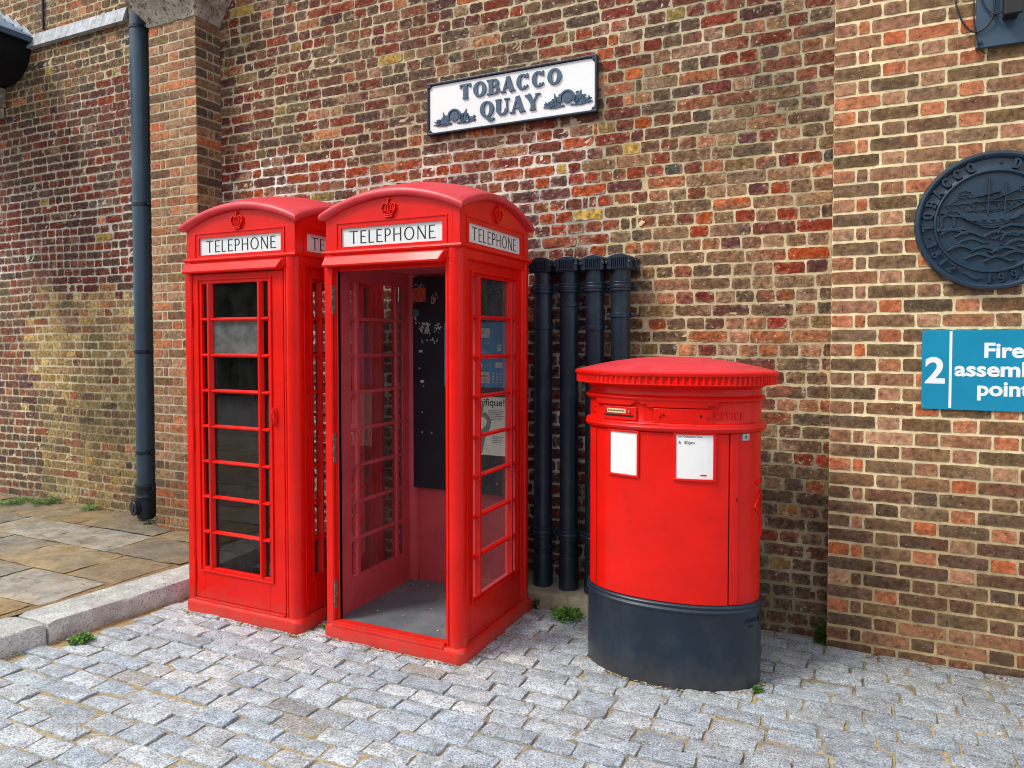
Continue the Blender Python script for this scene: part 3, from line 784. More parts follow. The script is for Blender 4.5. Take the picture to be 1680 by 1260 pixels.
ZB, ZT, NR = .250, 1.963, 8
def window_unit(kiosk, k, cx, y, bars_name='glazing_bars', gl=None, parent=None, front=False, special=False):
    """glazing bars and panes of one side; cx = centre of the window along the side"""
    mt = rot_side(k); b = MB(); g = MB()
    step = (ZT - ZB) / NR
    for s_ in (-1, 1):
        x = cx + s_ * .200
        b.prism([(x - .017, y + .014), (x - .006, y - .012), (x + .006, y - .012), (x + .017, y + .014), (x + .012, y + .030), (x - .012, y + .030)], ZB, ZT, 'z')
    segs = [(-.262, -.2175), (-.1825, .1825), (.2175, .262)]
    for r in range(1, NR):
        z = ZB + r * step
        for xa, xb in segs:
            b.prism([(y + .014, z - .012), (y - .008, z - .004), (y - .008, z + .004), (y + .014, z + .012), (y + .026, z + .009), (y + .026, z - .009)], cx + xa - .004, cx + xb + .004, 'x')
    b.xf(mt); fix_inside(b); b.build(bars_name, REDS, parent or kiosk, smooth=30, bevel=.0012)
    for r in range(NR):
        for q, (xa, xb) in enumerate(segs):
            if special and q == 1 and r == NR - 2: continue
            z = ZB + r * step; g.box(cx + xa - .004, cx + xb + .004, y + .018, y + .021, z + .005, z + step - .005)
    g.xf(mt); g.build('window_glass', gl or M['glassm'], parent or kiosk)
    if special:
        z = ZB + (NR - 2) * step
        MB().box(cx - .187, cx + .187, y + .016, y + .019, z + .012, z + step - .012).xf(mt).build('grimy_pane', M['frost'], parent or kiosk)['label'] = 'pane covered in grey grime'

def frame_holes(mb, x0, x1, z0, z1, hx0, hx1, hz0, hz1, y0, y1):
    mb.box(x0, hx0, y0, y1, z0, z1); mb.box(hx1, x1, y0, y1, z0, z1)
    mb.box(hx0, hx1, y0, y1, hz1, z1); mb.box(hx0, hx1, y0, y1, z0, hz0)

def crown(mb, cx, cz, s, y, depth=.013):
    """raised royal crown: band, arches, orb and cross. s = width"""
    pl = lambda x, z, h: (cx + x * s, y - h, cz + z * s * 1.08)
    for zz, w in ((-.42, .60), (-.31, .66)):
        stroke(mb, [(-w / 2, zz + .03), (-w / 4, zz), (0, zz - .01), (w / 4, zz), (w / 2, zz + .03)], [.07] * 5, depth, pl)
    for sx in (-1, 1):
        stroke(mb, [(sx * .30, -.25), (sx * .47, .0), (sx * .45, .2), (sx * .28, .32), (sx * .05, .22)], [.07, .08, .09, .08, .05], depth * 1.1, pl)
        stroke(mb, [(sx * .10, -.25), (sx * .20, .0), (sx * .17, .18), (sx * .03, .24)], [.05, .07, .07, .04], depth * .9, pl)
        for px, pz in ((.33, -.12), (.2, -.12), (.38, .1), (.3, .2)):
            stroke(mb, [(sx * px - .03, pz), (sx * px + .03, pz)], [.06, .06], depth * 1.4, pl)
    stroke(mb, [(-.36, -.05), (-.2, .0), (0, .02), (.2, .0), (.36, -.05)], [.34, .42, .44, .42, .34], depth * .45, pl)
    stroke(mb, [(0, -.25), (0, .0), (0, .24)], [.09, .06, .05], depth, pl)
    stroke(mb, [(-.06, .33), (.06, .33)], [.12, .12], depth * 1.3, pl)
    stroke(mb, [(0, .38), (0, .58)], [.05, .07], depth, pl); stroke(mb, [(-.09, .50), (.09, .50)], [.06, .06], depth * 1.1, pl)

def arch(x, rise=.128): 
    R0 = 1.12; c = .448
    return math.sqrt(R0 * R0 - c * c - x * x) - math.sqrt(R0 * R0 - 2 * c * c)

def kiosk(name, label, loc, kinds, front, emb_group=None):
    """kinds: list for (front, right, rear, left) of 'open','door','window','solid'"""
    K = thing(name, label, 'phone box', (loc[0], loc[1], G)); off = Matrix.Translation((0, 0, -G))
    XF = lambda mb: mb.xf(off)
    # plinth
    p = MB()
    def rr(h, r, n=6):
        pts = []
        for cx, cy, a0 in ((h - r, h - r, 0), (-h + r, h - r, 90), (-h + r, -h + r, 180), (h - r, -h + r, 270)):
            for i in range(n + 1): a = R(a0 + 90 * i / n); pts.append((cx + r * math.cos(a), cy + r * math.sin(a)))
        return pts
    A_, B_, C_ = rr(.454, .05), rr(.454, .05), rr(.442, .05); n = len(A_)
    vs = [(x, y, -.05) for x, y in A_] + [(x, y, .022) for x, y in B_] + [(x, y, .042) for x, y in C_]
    fs = [tuple(range(n - 1, -1, -1)), tuple(range(2 * n, 3 * n))] + [(j * n + i, j * n + (i + 1) % n, (j + 1) * n + (i + 1) % n, (j + 1) * n + i) for j in range(2) for i in range(n)]
    p.add(vs, fs); XF(p); p.build('plinth', M['red'], K, smooth=40, bevel=.006)
    fl = MB().box(-.395, .395, -.41, .395, .043, .052); XF(fl); fl.build('floor', M['concrete_floor'], K)
    # corner posts
    for k in range(4):
        q = MB(); narrow = (k == 0 and front)                     # front-left jamb is narrow and stepped
        # profile of the front-right post, turned for the other corners
        prof = [(.335, -.398), (.335, -.418), (.345, -.426), (.352, -.426), (.356, -.420), (.362, -.420), (.368, -.433), (.378, -.436)]
        for i in range(7):
            a = R(-90 + 90 * i / 6); prof.append((.384 + .052 * math.cos(a) - .0, -.384 + .052 * math.sin(a)))
        prof += [(.433, -.368), (.420, -.362), (.420, -.356), (.426, -.352), (.426, -.345), (.418, -.335), (.398, -.335), (.360, -.345), (.345, -.360)]
        if k == 0: q.prism(prof, .040, 2.10, 'z')
        elif k == 3:
            q.prism([(-.436, -.335), (-.436, -.425), (-.427, -.436), (-.385, -.436), (-.378, -.428), (-.378, -.408), (-.362, -.408), (-.362, -.375), (-.372, -.360), (-.398, -.335)], .040, 2.10, 'z')
        else: q.prism(prof, .040, 2.10, 'z'); q.xf(rot_side(k))
        fix_inside(q); XF(q); q.build('corner_post', REDS, K, smooth=32, bevel=.0015)
    # sides
    for k, kd in enumerate(kinds):
        s = MB(); y = -.412
        x0, x1 = (-.382, .338) if k == 0 else (-.338, .338)
        cx = -.042 if k == 0 else 0
        if kd == 'window':
            frame_holes(s, x0, x1, .04, 2.05, cx - .262, cx + .262, ZB, ZT, y, y + .026)
            bead_rect(s, cx - .292, cx + .292, ZB - .026, ZT + .028, y, .011, .010)
            bead_rect(s, cx - .338, cx + .338, .045, 2.048, y, .010, .008)
            s.xf(rot_side(k)); fix_inside(s); XF(s)
            o = s.build('side_panel', REDS, K, bevel=.0025)
            wu = window_unit(K, k, cx, y, parent=o, gl=M['glassm'])
            for ch in o.children:
                ch.data.transform(off)
        elif kd == 'solid':
            s.box(x0, x1, y, y + .026, .04, 2.05); bead_rect(s, cx - .338, cx + .338, .045, 2.048, y, .010, .008)
            # inner skirting and one seam strip
            s.box(-.335, .335, y + .026, y + .040, .052, .12); s.box(-.278, -.272, y + .026, y + .030, .12, 2.0)
            s.xf(rot_side(k)); fix_inside(s); XF(s); s.build('rear_panel' if k == 2 else 'side_panel', REDS, K, bevel=.0025)
        elif kd == 'door':
            yd = -.424
            frame_holes(s, -.379, .334, .055, 2.022, cx - .262, cx + .262, ZB, ZT, yd, yd + .030)
            bead_rect(s, cx - .294, cx + .294, ZB - .030, ZT + .030, yd, .010, .009)
            s.xf(rot_side(k)); fix_inside(s); XF(s)
            o = s.build('door', REDS, K, bevel=.003)
            window_unit(K, k, cx, yd, parent=o, gl=M['glassd'], special=True)
            for ch in o.children: ch.data.transform(off)
            h = MB(); hx = .268
            h.lathe((0, 0), [(.001, -.062), (.010, -.060), (.020, -.04), (.023, 0), (.020, .04), (.010, .060), (.001, .062)], 20)
            h.v = [(hx + v[0] * .8, yd - .004 + v[1] * .4, 1.190 + v[2] * .85) for v in h.v]
            h.tube([(hx, yd - .004, 1.235), (hx, yd - .024, 1.225), (hx, yd - .030, 1.19), (hx, yd - .024, 1.155), (hx, yd - .004, 1.145)], .006, 10)
            XF(h); h.build('handle', M['red'], o, smooth=40)
            for z in (1.78, 1.02, .22):
                hg = MB(); hg.cyl((-.383, yd - .006, z - .07), (-.383, yd - .006, z + .07), .0065, 10)
                for zz in (z - .024, z + .024): hg.cyl((-.383, yd - .006, zz - .001), (-.383, yd - .006, zz + .001), .0075, 10)
                XF(hg); hg.build('hinge', M['red'], o, smooth=40)
            MB().box(-.379, .334, -.440, -.40, .041, .053).xf(off).build('threshold', M['red'], K, bevel=.003)
        elif kd == 'open':
            # rebates and threshold of the missing door
            s.box(-.378, -.362, -.405, -.378, .05, 2.03); s.box(-.382, .335, -.440, -.385, .041, .058); s.box(-.382, .335, -.452, -.436, .030, .046)
            s.box(-.382, .335, -.40, -.375, 2.005, 2.05)
            XF(s); s.build('door_frame', REDS, K, bevel=.003)
            for z0, z1 in ((1.770, 1.925), (.945, 1.105), (.130, .285)):
                hg = MB(); hg.box(-.3780, -.3745, -.436, -.410, z0, z1)
                for i in range(5):
                    zz = z0 + .018 + i * (z1 - z0 - .036) / 4
                    hg.cyl((-.3750, -.428 + (i % 2) * .011, zz), (-.3738, -.428 + (i % 2) * .011, zz), .0026, 10, mi=1)
                XF(hg); hg.build('hinge_plate', [M['brass'], M['hole']], K)
    # head: lintel, string moulding, fascia with the sign slots, pediments
    hd = MB()
    for k in range(4):
        s = MB(); yf = -.424
        s.box(-.410, .410, -.428, -.395, 2.045, 2.100)                            # lintel
        # fascia around the sign slot
        sx0, sx1, sz0, sz1 = -.322, .322, 2.134, 2.236
        s.box(-.424, sx0, yf, yf + .04, 2.10, 2.252); s.box(sx1, .424 - .041, yf, yf + .04, 2.10, 2.252)
        s.box(sx0, sx1, yf, yf + .04, 2.10, sz0); s.box(sx0, sx1, yf, yf + .04, sz1, 2.252)
        # pediment with the arched top
        N = 20; xs = [-.424 + (.848 - .041) * i / N for i in range(N + 1)]
        for i in range(N):
            a, b = xs[i], xs[i + 1]
            s.prism([(a, 2.252), (b, 2.252), (b, 2.297 + arch(b)), (a, 2.297 + arch(a))], yf, yf + .04, 'y')
        bead_rect(s, sx0 - .030, sx1 + .030, sz0 - .018, sz1 + .030, yf, .006, .005)
        hd.add(*[(s.xf(rot_side(k))).v, s.f])
    bmh = bmesh.new(); me = bpy.data.meshes.new('t'); me.from_pydata(hd.v, [], hd.f); bmh.from_mesh(me)
    bmesh.ops.remove_doubles(bmh, verts=bmh.verts, dist=.0001); 
    hd2 = MB(); bmh.verts.index_update(); hd2.add([v.co[:] for v in bmh.verts], [tuple(v.index for v in f.verts) for f in bmh.faces]); bmh.free(); bpy.data.meshes.remove(me)
    hd2.box(-.39, .39, -.39, .39, 2.050, 2.060, 1)                                 # ceiling
    XF(hd2); hd2.build('head', REDS, K)
    sm = MB()
    for k in range(4):                                                           # string moulding, mitred
        P = [(-.430, 2.094), (-.440, 2.098), (-.443, 2.106), (-.440, 2.114), (-.426, 2.120), (-.420, 2.120), (-.420, 2.094)]
        vs = []
        for y_, z_ in P: vs += [(y_, y_, z_), (-y_, y_, z_)]
        n = len(P); fs = [(2 * i, 2 * i + 1, (2 * i + 3) % (2 * n), (2 * i + 2) % (2 * n)) for i in range(n)]
        t_ = MB().add(vs, fs); sm.add(t_.xf(rot_side(k)).v, fs)
    XF(sm); sm.build('string_moulding', M['red'], K, smooth=40)
    # drip hood over the door
    h = MB(); za, zb = 2.090, 2.036
    h.add([(-.405, -.424, za), (.368, -.424, za), (.345, -.448, za - .008), (-.418, -.448, za - .008), (-.422, -.470, zb), (.325, -.470, zb), (.335, -.424, zb - .012), (-.410, -.424, zb - .012), (-.420, -.468, zb - .010), (.325, -.468, zb - .010)],
          [(0, 1, 2, 3), (3, 2, 5, 4), (4, 5, 9, 8), (8, 9, 6, 7), (0, 3, 4, 8, 7), (1, 6, 9, 5, 2), (0, 7, 6, 1)])
    XF(h); h.build('drip_hood', M['red'], K, bevel=.004)
    # signs
    for k in range(4):
        s = MB().box(-.321, .321, -.412, -.408, 2.133, 2.237); s.xf(rot_side(k)); XF(s); o = s.build('telephone_sign', M['opal'], K)
        if k in (0, 1):
            l = MB(); mt = rot_side(k)
            write(l, 'TELEPHONE', 0, 2.150, .069, .115, .066, 0, .80, .155, .0012, lambda x, z, hh: (x, -.412 - hh, z), width=.545)
            l.xf(mt); XF(l); l.build('sign_lettering', M['ink'], o)
            # thin flared finish of the strokes comes from the tapering widths
    for k in (0, 1):
        c = MB(); crown(c, -.002, 2.318, .092, -.4245); c.xf(rot_side(k)); XF(c); c.build('crown_emblem', M['red'], K, bevel=.0012)
    # domed roof
    r = MB(); E = .448; N = 26; zs = 2.308; R0 = 1.12
    hf = lambda x, y: zs + math.sqrt(R0 * R0 - x * x - y * y) - math.sqrt(R0 * R0 - 2 * E * E)
    g = lambda i: -E + 2 * E * i / N
    vs = [(g(i), g(j), hf(g(i), g(j)) + .012 + noise.noise(Vector((g(i) * 5, g(j) * 5, 3))) * .0015) for j in range(N + 1) for i in range(N + 1)]
    fs = [(j * (N + 1) + i, j * (N + 1) + i + 1, (j + 1) * (N + 1) + i + 1, (j + 1) * (N + 1) + i) for j in range(N) for i in range(N)]
    bd = [i for i in range(N)] + [j * (N + 1) + N for j in range(N)] + [N * (N + 1) + i for i in range(N, 0, -1)] + [j * (N + 1) for j in range(N, 0, -1)]
    nb = len(bd); lev = [(1.006, -.004), (1.014, -.012), (1.016, -.022), (1.010, -.032), (.996, -.037), (.93, -.037)]
    prev = bd
    for sc, dz in lev:
        o_ = len(vs); vs += [(vs[b][0] * sc, vs[b][1] * sc, vs[b][2] + dz) for b in bd]
        cur = list(range(o_, o_ + nb)); fs += [(prev[i], cur[i], cur[(i + 1) % nb], prev[(i + 1) % nb]) for i in range(nb)]; prev = cur
    r.add(vs, fs); XF(r); r.build('domed_roof', M['roof_red'], K, smooth=50)
    return K

K1 = kiosk('telephone_kiosk', 'red telephone box with no door, black backboard inside, nearest the pipes', (-2.213, -.711), ('open', 'window', 'solid', 'window'), True)
K2 = kiosk('telephone_kiosk', 'red telephone box with its door closed, beside the brick pillar', (-3.237, -.765), ('door', 'window', 'window', 'solid'), True)
for k in (K1, K2): k['group'] = 'red telephone boxes against the wall'

def backboard(K, cx, cy, turn, name='backboard'):
    """black board with phone panel and poster; local frame: board faces -y at y=.372"""
    base = Matrix.Translation((0, 0, -G)) @ Matrix.Rotation(turn, 4, 'Z')
    b = MB().box(-.362, .333, .345, .384, .668, 2.03); b.xf(base); B = b.build(name, M['board'], K, bevel=.004)
    d_ = MB().box(-.12, .312, .336, .3455, 1.335, 1.735, 2); y = .336
    d_.box(.10, .205, y - .002, y, 1.64, 1.70); d_.box(.255, .285, y - .002, y, 1.56, 1.60); d_.box(.245, .29, y - .002, y, 1.455, 1.49)
    d_.box(.08, .205, y - .003, y, 1.36, 1.43); d_.box(.09, .2, y - .006, y - .003, 1.402, 1.408, 1)
    for i in range(4):
        for j in range(3): d_.box(.225 + j * .025, .237 + j * .025, y - .004, y, 1.362 + i * .018, 1.372 + i * .018)
    for i in range(5): d_.box(.10, .27 - i * .02, y - .0015, y, 1.51 + i * .012, 1.513 + i * .012)
    stroke(d_, [(.09, 1.47), (.12, 1.50), (.15, 1.47), (.12, 1.45)], [.02] * 4, .002, lambda x, z, h: (x, y - h, z))
    d_.xf(base); d_.build('telephone_panel', [M['white_st'], M['orange_st'], M['panel_blue']], B)
    t = MB().box(-.10, .315, .340, .3453, .915, 1.275, 1); pl = lambda x, z, h: (x, .340 - h, z)
    font_mesh(t, 'Magnifique!', pl, .062, .308, 1.222, 'RIGHT', .0008, .001, 0)
    for i in range(6): t.box(.19, .30 - (i % 3) * .01, .339, .340, 1.19 - i * .011, 1.193 - i * .011)
    for i in range(4): t.box(.22, .30 - (i % 2) * .02, .339, .340, 1.03 - i * .012, 1.033 - i * .012)
    s = t
    stroke(s, [(.09, 1.18), (.11, 1.21), (.15, 1.215), (.14, 1.18), (.10, 1.13)], [.02, .03, .035, .03, .02], .0012, pl, 2)
    stroke(s, [(.12, .93), (.14, 1.0), (.155, 1.05), (.19, 1.09), (.20, 1.13), (.17, 1.165), (.13, 1.16), (.105, 1.12), (.11, 1.07)], [.06, .05, .045, .035, .03, .03, .03, .03, .02], .0013, pl, 2)
    s.xf(base); s.build('poster', [M['ink'], M['poster'], M['poster_grey']], B)
    random.seed(8)
    yb = .3445; mt = lambda x, z, h: (x, yb - h, z)
    def rag(x0, x1, z0, z1, n, mi):
        for _ in range(n):
            x, z = random.uniform(x0, x1), random.uniform(z0, z1); l = random.uniform(.004, .014)
            a = random.uniform(0, 3); stroke(st, [(x, z), (x + l * math.cos(a), z + l * math.sin(a))], [random.uniform(.003, .008)] * 2, .001, mt, mi)
    SM = [M['orange_st'], M['green_st'], M['white_st'], M['pink_st']]
    def new():
        nonlocal st
        if st is not None: st.xf(base); st.build('sticker', SM, B)
        st = MB()
    st = None
    new(); st.box(-.358, -.262, yb - .0015, yb, 1.872, 1.965, 0); rag(-.35, -.27, 1.93, 1.985, 30, 2)
    new(); stroke(st, [(-.366, 1.80), (-.338, 1.80), (-.312, 1.80)], [.03, .058, .03], .0016, mt, 1)
    for args in ((-.31, -.23, 1.66, 1.735, 70, 2), (-.20, -.15, 1.67, 1.73, 26, 2), (-.34, -.33, 1.73, 1.77, 10, 2), (-.29, -.17, 1.60, 1.63, 16, 2), (-.22, -.17, 1.86, 1.93, 30, 3)):
        new(); rag(*args)
    for x, z in ((-.30, 1.555), (-.29, 1.36)): new(); st.box(x - .012, x + .014, yb - .002, yb, z - .008, z + .008, 2)
    new(); st = MB()
    for x, z in ((-.31, 1.445), (-.28, 1.33), (-.29, 1.16), (-.29, 1.03), (-.22, 1.03), (.25, .74)):
        q = MB(); q.cyl(mt(x, z, 0), mt(x, z, .003), .006, 10); q.xf(base); q.build('screw', M['pink_st'], B)
backboard(K1, 0, 0, 0)
backboard(K2, 0, 0, math.pi / 2)

# ================================================================ PILLAR BOX
BX = thing('pillar_box', 'oval red double post box with black base standing on the cobbles', 'post box', (-.811, -.683, G), R(2.1))
bo = Matrix.Translation((0, 0, -G))
def sp(t, off=0.0, n=2.12, A=.430, B=.256):
    c, s = math.cos(t), math.sin(t)
    return ((A + off) * math.copysign(abs(c) ** (2 / n), c), (B + off) * math.copysign(abs(s) ** (2 / n), s))
def oval(prof, n=140, t0=0, t1=2 * math.pi, mb=None, flute=None):
    mb = mb or MB(); closed = abs(t1 - t0 - 2 * math.pi) < 1e-6; vs = []; m = n if closed else n + 1
    for j, (o, z) in enumerate(prof):
        for i in range(m):
            t = t0 + (t1 - t0) * i / n
            oo = o + (flute(j, i) if flute else 0)
            x, y = sp(t, oo); vs.append((x, y, z))
    fs = []
    for j in range(len(prof) - 1):
        for i in range(n if closed else n): fs.append((j * m + i, j * m + (i + 1) % m, (j + 1) * m + (i + 1) % m, (j + 1) * m + i))
    if closed: fs += [tuple(range(m - 1, -1, -1)), tuple(range((len(prof) - 1) * m, len(prof) * m))]
    return mb.add(vs, fs)
def t_at(x):                                              # front-side angle for a given local x
    lo, hi = math.pi, 2 * math.pi
    for _ in range(40):
        md = (lo + hi) / 2
        if sp(md)[0] < x: lo = md
        else: hi = md
    return (lo + hi) / 2
def on_box(x, z, h, base=0.0):
    """map front coordinates onto the curved front; x is the local x of the surface point"""
    t = t_at(max(-.4297, min(.4297, x))); px, py = sp(t, base + h); return (px, py, z)
def arc_box(mb, xa, xb, z0, z1, h0, h1, n=8, mi=0):
    ta, tb = t_at(xa), t_at(xb); vs = []
    for i in range(n + 1):
        t = ta + (tb - ta) * i / n
        for o, z in ((h0, z0), (h1, z0), (h1, z1), (h0, z1)): x, y = sp(t, o); vs.append((x, y, z))
    fs = [(i * 4 + k, i * 4 + (k + 1) % 4, (i + 1) * 4 + (k + 1) % 4, (i + 1) * 4 + k) for i in range(n) for k in range(4)]
    fs += [(0, 1, 2, 3), (n * 4, n * 4 + 3, n * 4 + 2, n * 4 + 1)]
    return mb.add(vs, fs, mi)
p = oval([(.002, -.04), (.003, .0), (.002, .33), (.004, .334), (.009, .338), (.010, .346), (.006, .352), (.004, .356), (.007, .360), (.008, .368), (.004, .374), (-.006, .377)])
p.xf(bo); p.build('base', M['iron'], BX, smooth=40)
p = oval([(-.006, .36), (-.006, 1.19)]); p.xf(bo); p.build('body', M['red'], BX, smooth=40)
# ledge moulding, letter band, cornice, neck
p = oval([(-.006, 1.186), (.010, 1.192), (.018, 1.200), (.020, 1.210), (.016, 1.217), (.016, 1.223), (.012, 1.231), (-.004, 1.236), (-.006, 1.24), (-.006, 1.330),
          (.004, 1.333), (.014, 1.340), (.017, 1.348), (.012, 1.356), (.0, 1.362), (-.004, 1.372), (-.004, 1.392), (.008, 1.402), (.03, 1.410), (.05, 1.414)])
p.xf(bo); p.build('collar', M['red'], BX, smooth=40)
NF = 400
fl = lambda j, i: (0 if j in (0, 1, 4, 5) else (-.0045 if (i // 2) % 3 == 2 else .0))
p = oval([(.045, 1.412), (.066, 1.414), (.067, 1.418), (.066, 1.421), (.0665, 1.452), (.070, 1.456), (.074, 1.464), (.074, 1.470), (.066, 1.477)], n=NF, flute=lambda j, i: (-.009 if (i % 4) in (2, 3) and j in (3, 4) else 0))
p.xf(bo); p.build('fluted_rim', M['red'], BX, smooth=30)
lid = [(.068, 1.474)]
mb = MB(); n = 140; L_ = 14; vs = []
for j in range(L_):
    k = 1 - j / (L_ - 0.0)
    for i in range(n):
        t = 2 * math.pi * i / n; x, y = sp(t, .071); vs.append((x * k, y * k, 1.473 + .070 * (1 - k ** 2.0)))
vs.append((0, 0, 1.543))
fs = [(j * n + i, j * n + (i + 1) % n, (j + 1) * n + (i + 1) % n, (j + 1) * n + i) for j in range(L_ - 1) for i in range(n)] + [((L_ - 1) * n + i, (L_ - 1) * n + (i + 1) % n, L_ * n) for i in range(n)]
mb.add(vs, fs); mb.xf(bo); mb.build('domed_lid', M['roof_red'], BX, smooth=50)
# central door panel between two seams
p = MB(); arc_box(p, -.352, .298, .378, 1.186, -.03, -.001, 40); p.xf(bo); DR = p.build('front_panel', M['red'], BX, smooth=30, bevel=.002)
for xa, xb in ((.2985, .304), (-.358, -.3525)): p = MB(); arc_box(p, xa, xb, .380, 1.186, -.02, -.0052, 2); p.xf(bo); p.build('seam', M['hole'], BX)
for xa, xb in ((.304, .338), (-.395, -.358)): p = MB(); arc_box(p, xa, xb, .380, 1.186, -.03, .0008, 4); p.xf(bo); p.build('door_edge', M['red'], BX, smooth=30, bevel=.002)
# stepped hood above the two apertures
p = MB()
for xa, xb, z0 in ((-.345, -.150, 1.310), (-.165, -.135, 1.318), (-.105, -.060, 1.318), (-.075, .205, 1.306), (.19, .245, 1.318)):
    arc_box(p, xa, xb, z0, 1.342, -.01, .010 + random.uniform(-.001, .001), 10)
arc_box(p, -.140, -.10, 1.326, 1.341, -.01, .008, 4)
p.xf(bo); p.build('aperture_hood', M['red'], BX, smooth=30, bevel=.003)
p = MB(); arc_box(p, -.305, -.125, 1.236, 1.302, -.01, .006, 10); p.xf(bo); AP = p.build('posting_aperture', M['red'], BX, smooth=30, bevel=.002)
p = MB(); arc_box(p, -.295, -.140, 1.254, 1.262, 0, .0075, 10); p.xf(bo); p.build('slot', M['hole'], AP)
p = MB(); arc_box(p, -.278, -.178, 1.270, 1.291, 0, .0085, 6); p.xf(bo); o = p.build('name_plate', M['plate_cream'], AP)
p = MB()
for i in range(11): arc_box(p, -.272 + i * .0082, -.267 + i * .0082, 1.278, 1.284, 0, .0092, 1)
p.xf(bo); p.build('small_print', M['ink'], AP)
for x in (-.285, -.160): p = MB(); q = on_box(x, 1.28, .006); q2 = on_box(x, 1.28, .012); p.cyl(q, q2, .0055, 12); p.xf(bo); p.build('screw', M['brass'], AP)
p = MB(); arc_box(p, -.042, .222, 1.232, 1.302, -.01, .008, 14); p.xf(bo); BL_ = p.build('blanking_plate', M['red'], BX, smooth=30, bevel=.002)
for x in (-.015, .196): p = MB(); p.cyl(on_box(x, 1.272, .007), on_box(x, 1.272, .016), .009, 14); p.xf(bo); p.build('bolt_head', M['red'], BL_, smooth=40)
for x in (.006, .172): p = MB(); p.cyl(on_box(x, 1.270, .007), on_box(x, 1.270, .0095), .0055, 12); p.xf(bo); p.build('bolt_hole', M['hole'], BL_)
p = MB(); arc_box(p, -.335, -.012, 1.222, 1.229, -.01, .017, 10); arc_box(p, -.098, -.048, 1.240, 1.318, -.01, -.0035, 6)
p.xf(bo); p.build('band_panel', M['red'], BX, smooth=30, bevel=.002)
# embossed words on the band and a cast cipher on the curved end
p = MB()
def on_t(tc, zc, scale=1.0, base=-.006):
    """place flat letters along the band: x metres of arc from angle tc"""
    A_, B_ = .43, .256
    def f(x, z, h):
        t = tc; st = x / 12
        for _ in range(12):
            q1, q2 = sp(t, base), sp(t + .001, base); t += st / (math.dist(q1, q2) / .001 + 1e-9)
        q = sp(t, base + h); return (q[0], q[1], zc + z)
    return f
write(p, 'OFFICE', .068, 0, .036, .13, .10, 0, .85, .20, .0045, on_t(t_at(.238), 1.253))
p.xf(bo); p.build('embossed_lettering', M['red'], BX); p = MB()
write(p, 'NS', -.058, 0, .036, .13, .10, 0, .85, .20, .0045, on_t(t_at(-.335), 1.258))
p.xf(bo); p.build('embossed_lettering', M['red'], BX)
p = MB(); f = on_t(t_at(.426), 0, base=-.006)
def cs(P, W): stroke(p, P, W, .007, f)
Z0 = .80
cs([(-.05, Z0 + .03), (-.02, Z0 + .08), (.02, Z0 + .10), (.05, Z0 + .06), (.03, Z0 + .01), (-.01, Z0), (-.04, Z0 + .02)], [.010, .012, .014, .014, .012, .010, .008])
cs([(.0, Z0 + .10), (.03, Z0 + .05), (.04, Z0 - .05), (.02, Z0 - .12)], [.010, .014, .012, .008])
cs([(.06, Z0 + .10), (.09, Z0 + .02), (.08, Z0 - .06), (.05, Z0 - .1)], [.01, .014, .014, .01])
cs([(-.02, Z0 + .04), (.04, Z0 + .03), (.10, Z0 + .05)], [.008, .012, .010])
for dx in (-.03, .02, .07): cs([(dx, Z0 + .14), (dx + .02, Z0 + .155)], [.016, .016])
f2 = on_t(math.pi - .15, 0)
p.xf(bo); p.build('royal_cipher', M['red'], BX, smooth=40)
p = MB(); f = on_t(t_at(.36), 0, base=.003); random.seed(2)
for i in range(9): x = .012 + i * .013; stroke(p, [(x, .285 + random.uniform(-.003, .003)), (x + random.uniform(-.003, .006), .305 + random.uniform(-.004, .004))], [.004, .004], .002, f)
for i in range(3): x = .035 + i * .012; stroke(p, [(x, .262), (x + .006, .272)], [.004, .004], .002, f)
p.xf(bo); p.build('cast_maker_mark', M['iron'], BX)
# notice frames
for nm, xa, xb, z0, z1 in (('blank', -.262, -.122, .973, 1.178), ('times', .063, .228, .975, 1.182)):
    p = MB(); e = .011
    arc_box(p, xa - e, xb + e, z1, z1 + e, -.006, .010, 6); arc_box(p, xa - e, xb + e, z0 - e, z0, -.006, .010, 6)
    arc_box(p, xa - e, xa, z0, z1, -.006, .0095, 2); arc_box(p, xb, xb + e, z0, z1, -.006, .0095, 2)
    p.xf(bo); o = p.build('notice_frame', M['red'], BX, smooth=30, bevel=.002)
    o['label'] = 'frame holding a blank white card' if nm == 'blank' else 'frame holding a white card of collection times'
    p = MB(); arc_box(p, xa, xb, z0, z1, -.004, .003, 6)
    if nm == 'times':
        fz = lambda x, z, h: on_box(x, z, h, .003)
        font_mesh(p, '6  30pm', fz, .022, xa + .012, 1.138, 'LEFT', 0, .0008, 1)
        font_mesh(p, 'Last Collection Time', fz, .013, xa + .008, 1.169, 'LEFT', 0, .0008, 1)
        arc_box(p, xb - .055, xb - .028, .990, .996, 0, .0042, 2, 2)
    p.xf(bo); p.build('notice', [M['paper'], M['ink'], M['red']], o)
p = MB(); arc_box(p, .350, .378, 1.155, 1.195 - .008, -.01, .006, 4); p.xf(bo); LK = p.build('lock_plate', M['steel'], BX, bevel=.001)
p = MB(); arc_box(p, .361, .365, 1.165, 1.178, 0, .0068, 1); p.xf(bo); p.build('keyhole', M['hole'], LK)
p = MB(); p.cyl(on_box(.333, .880, -.004), on_box(.333, .880, .0012), .006, 12); p.cyl(on_box(.333, .870, -.004), on_box(.333, .870, .0011), .0045, 12); p.xf(bo); p.build('body_keyhole', M['hole'], BX)

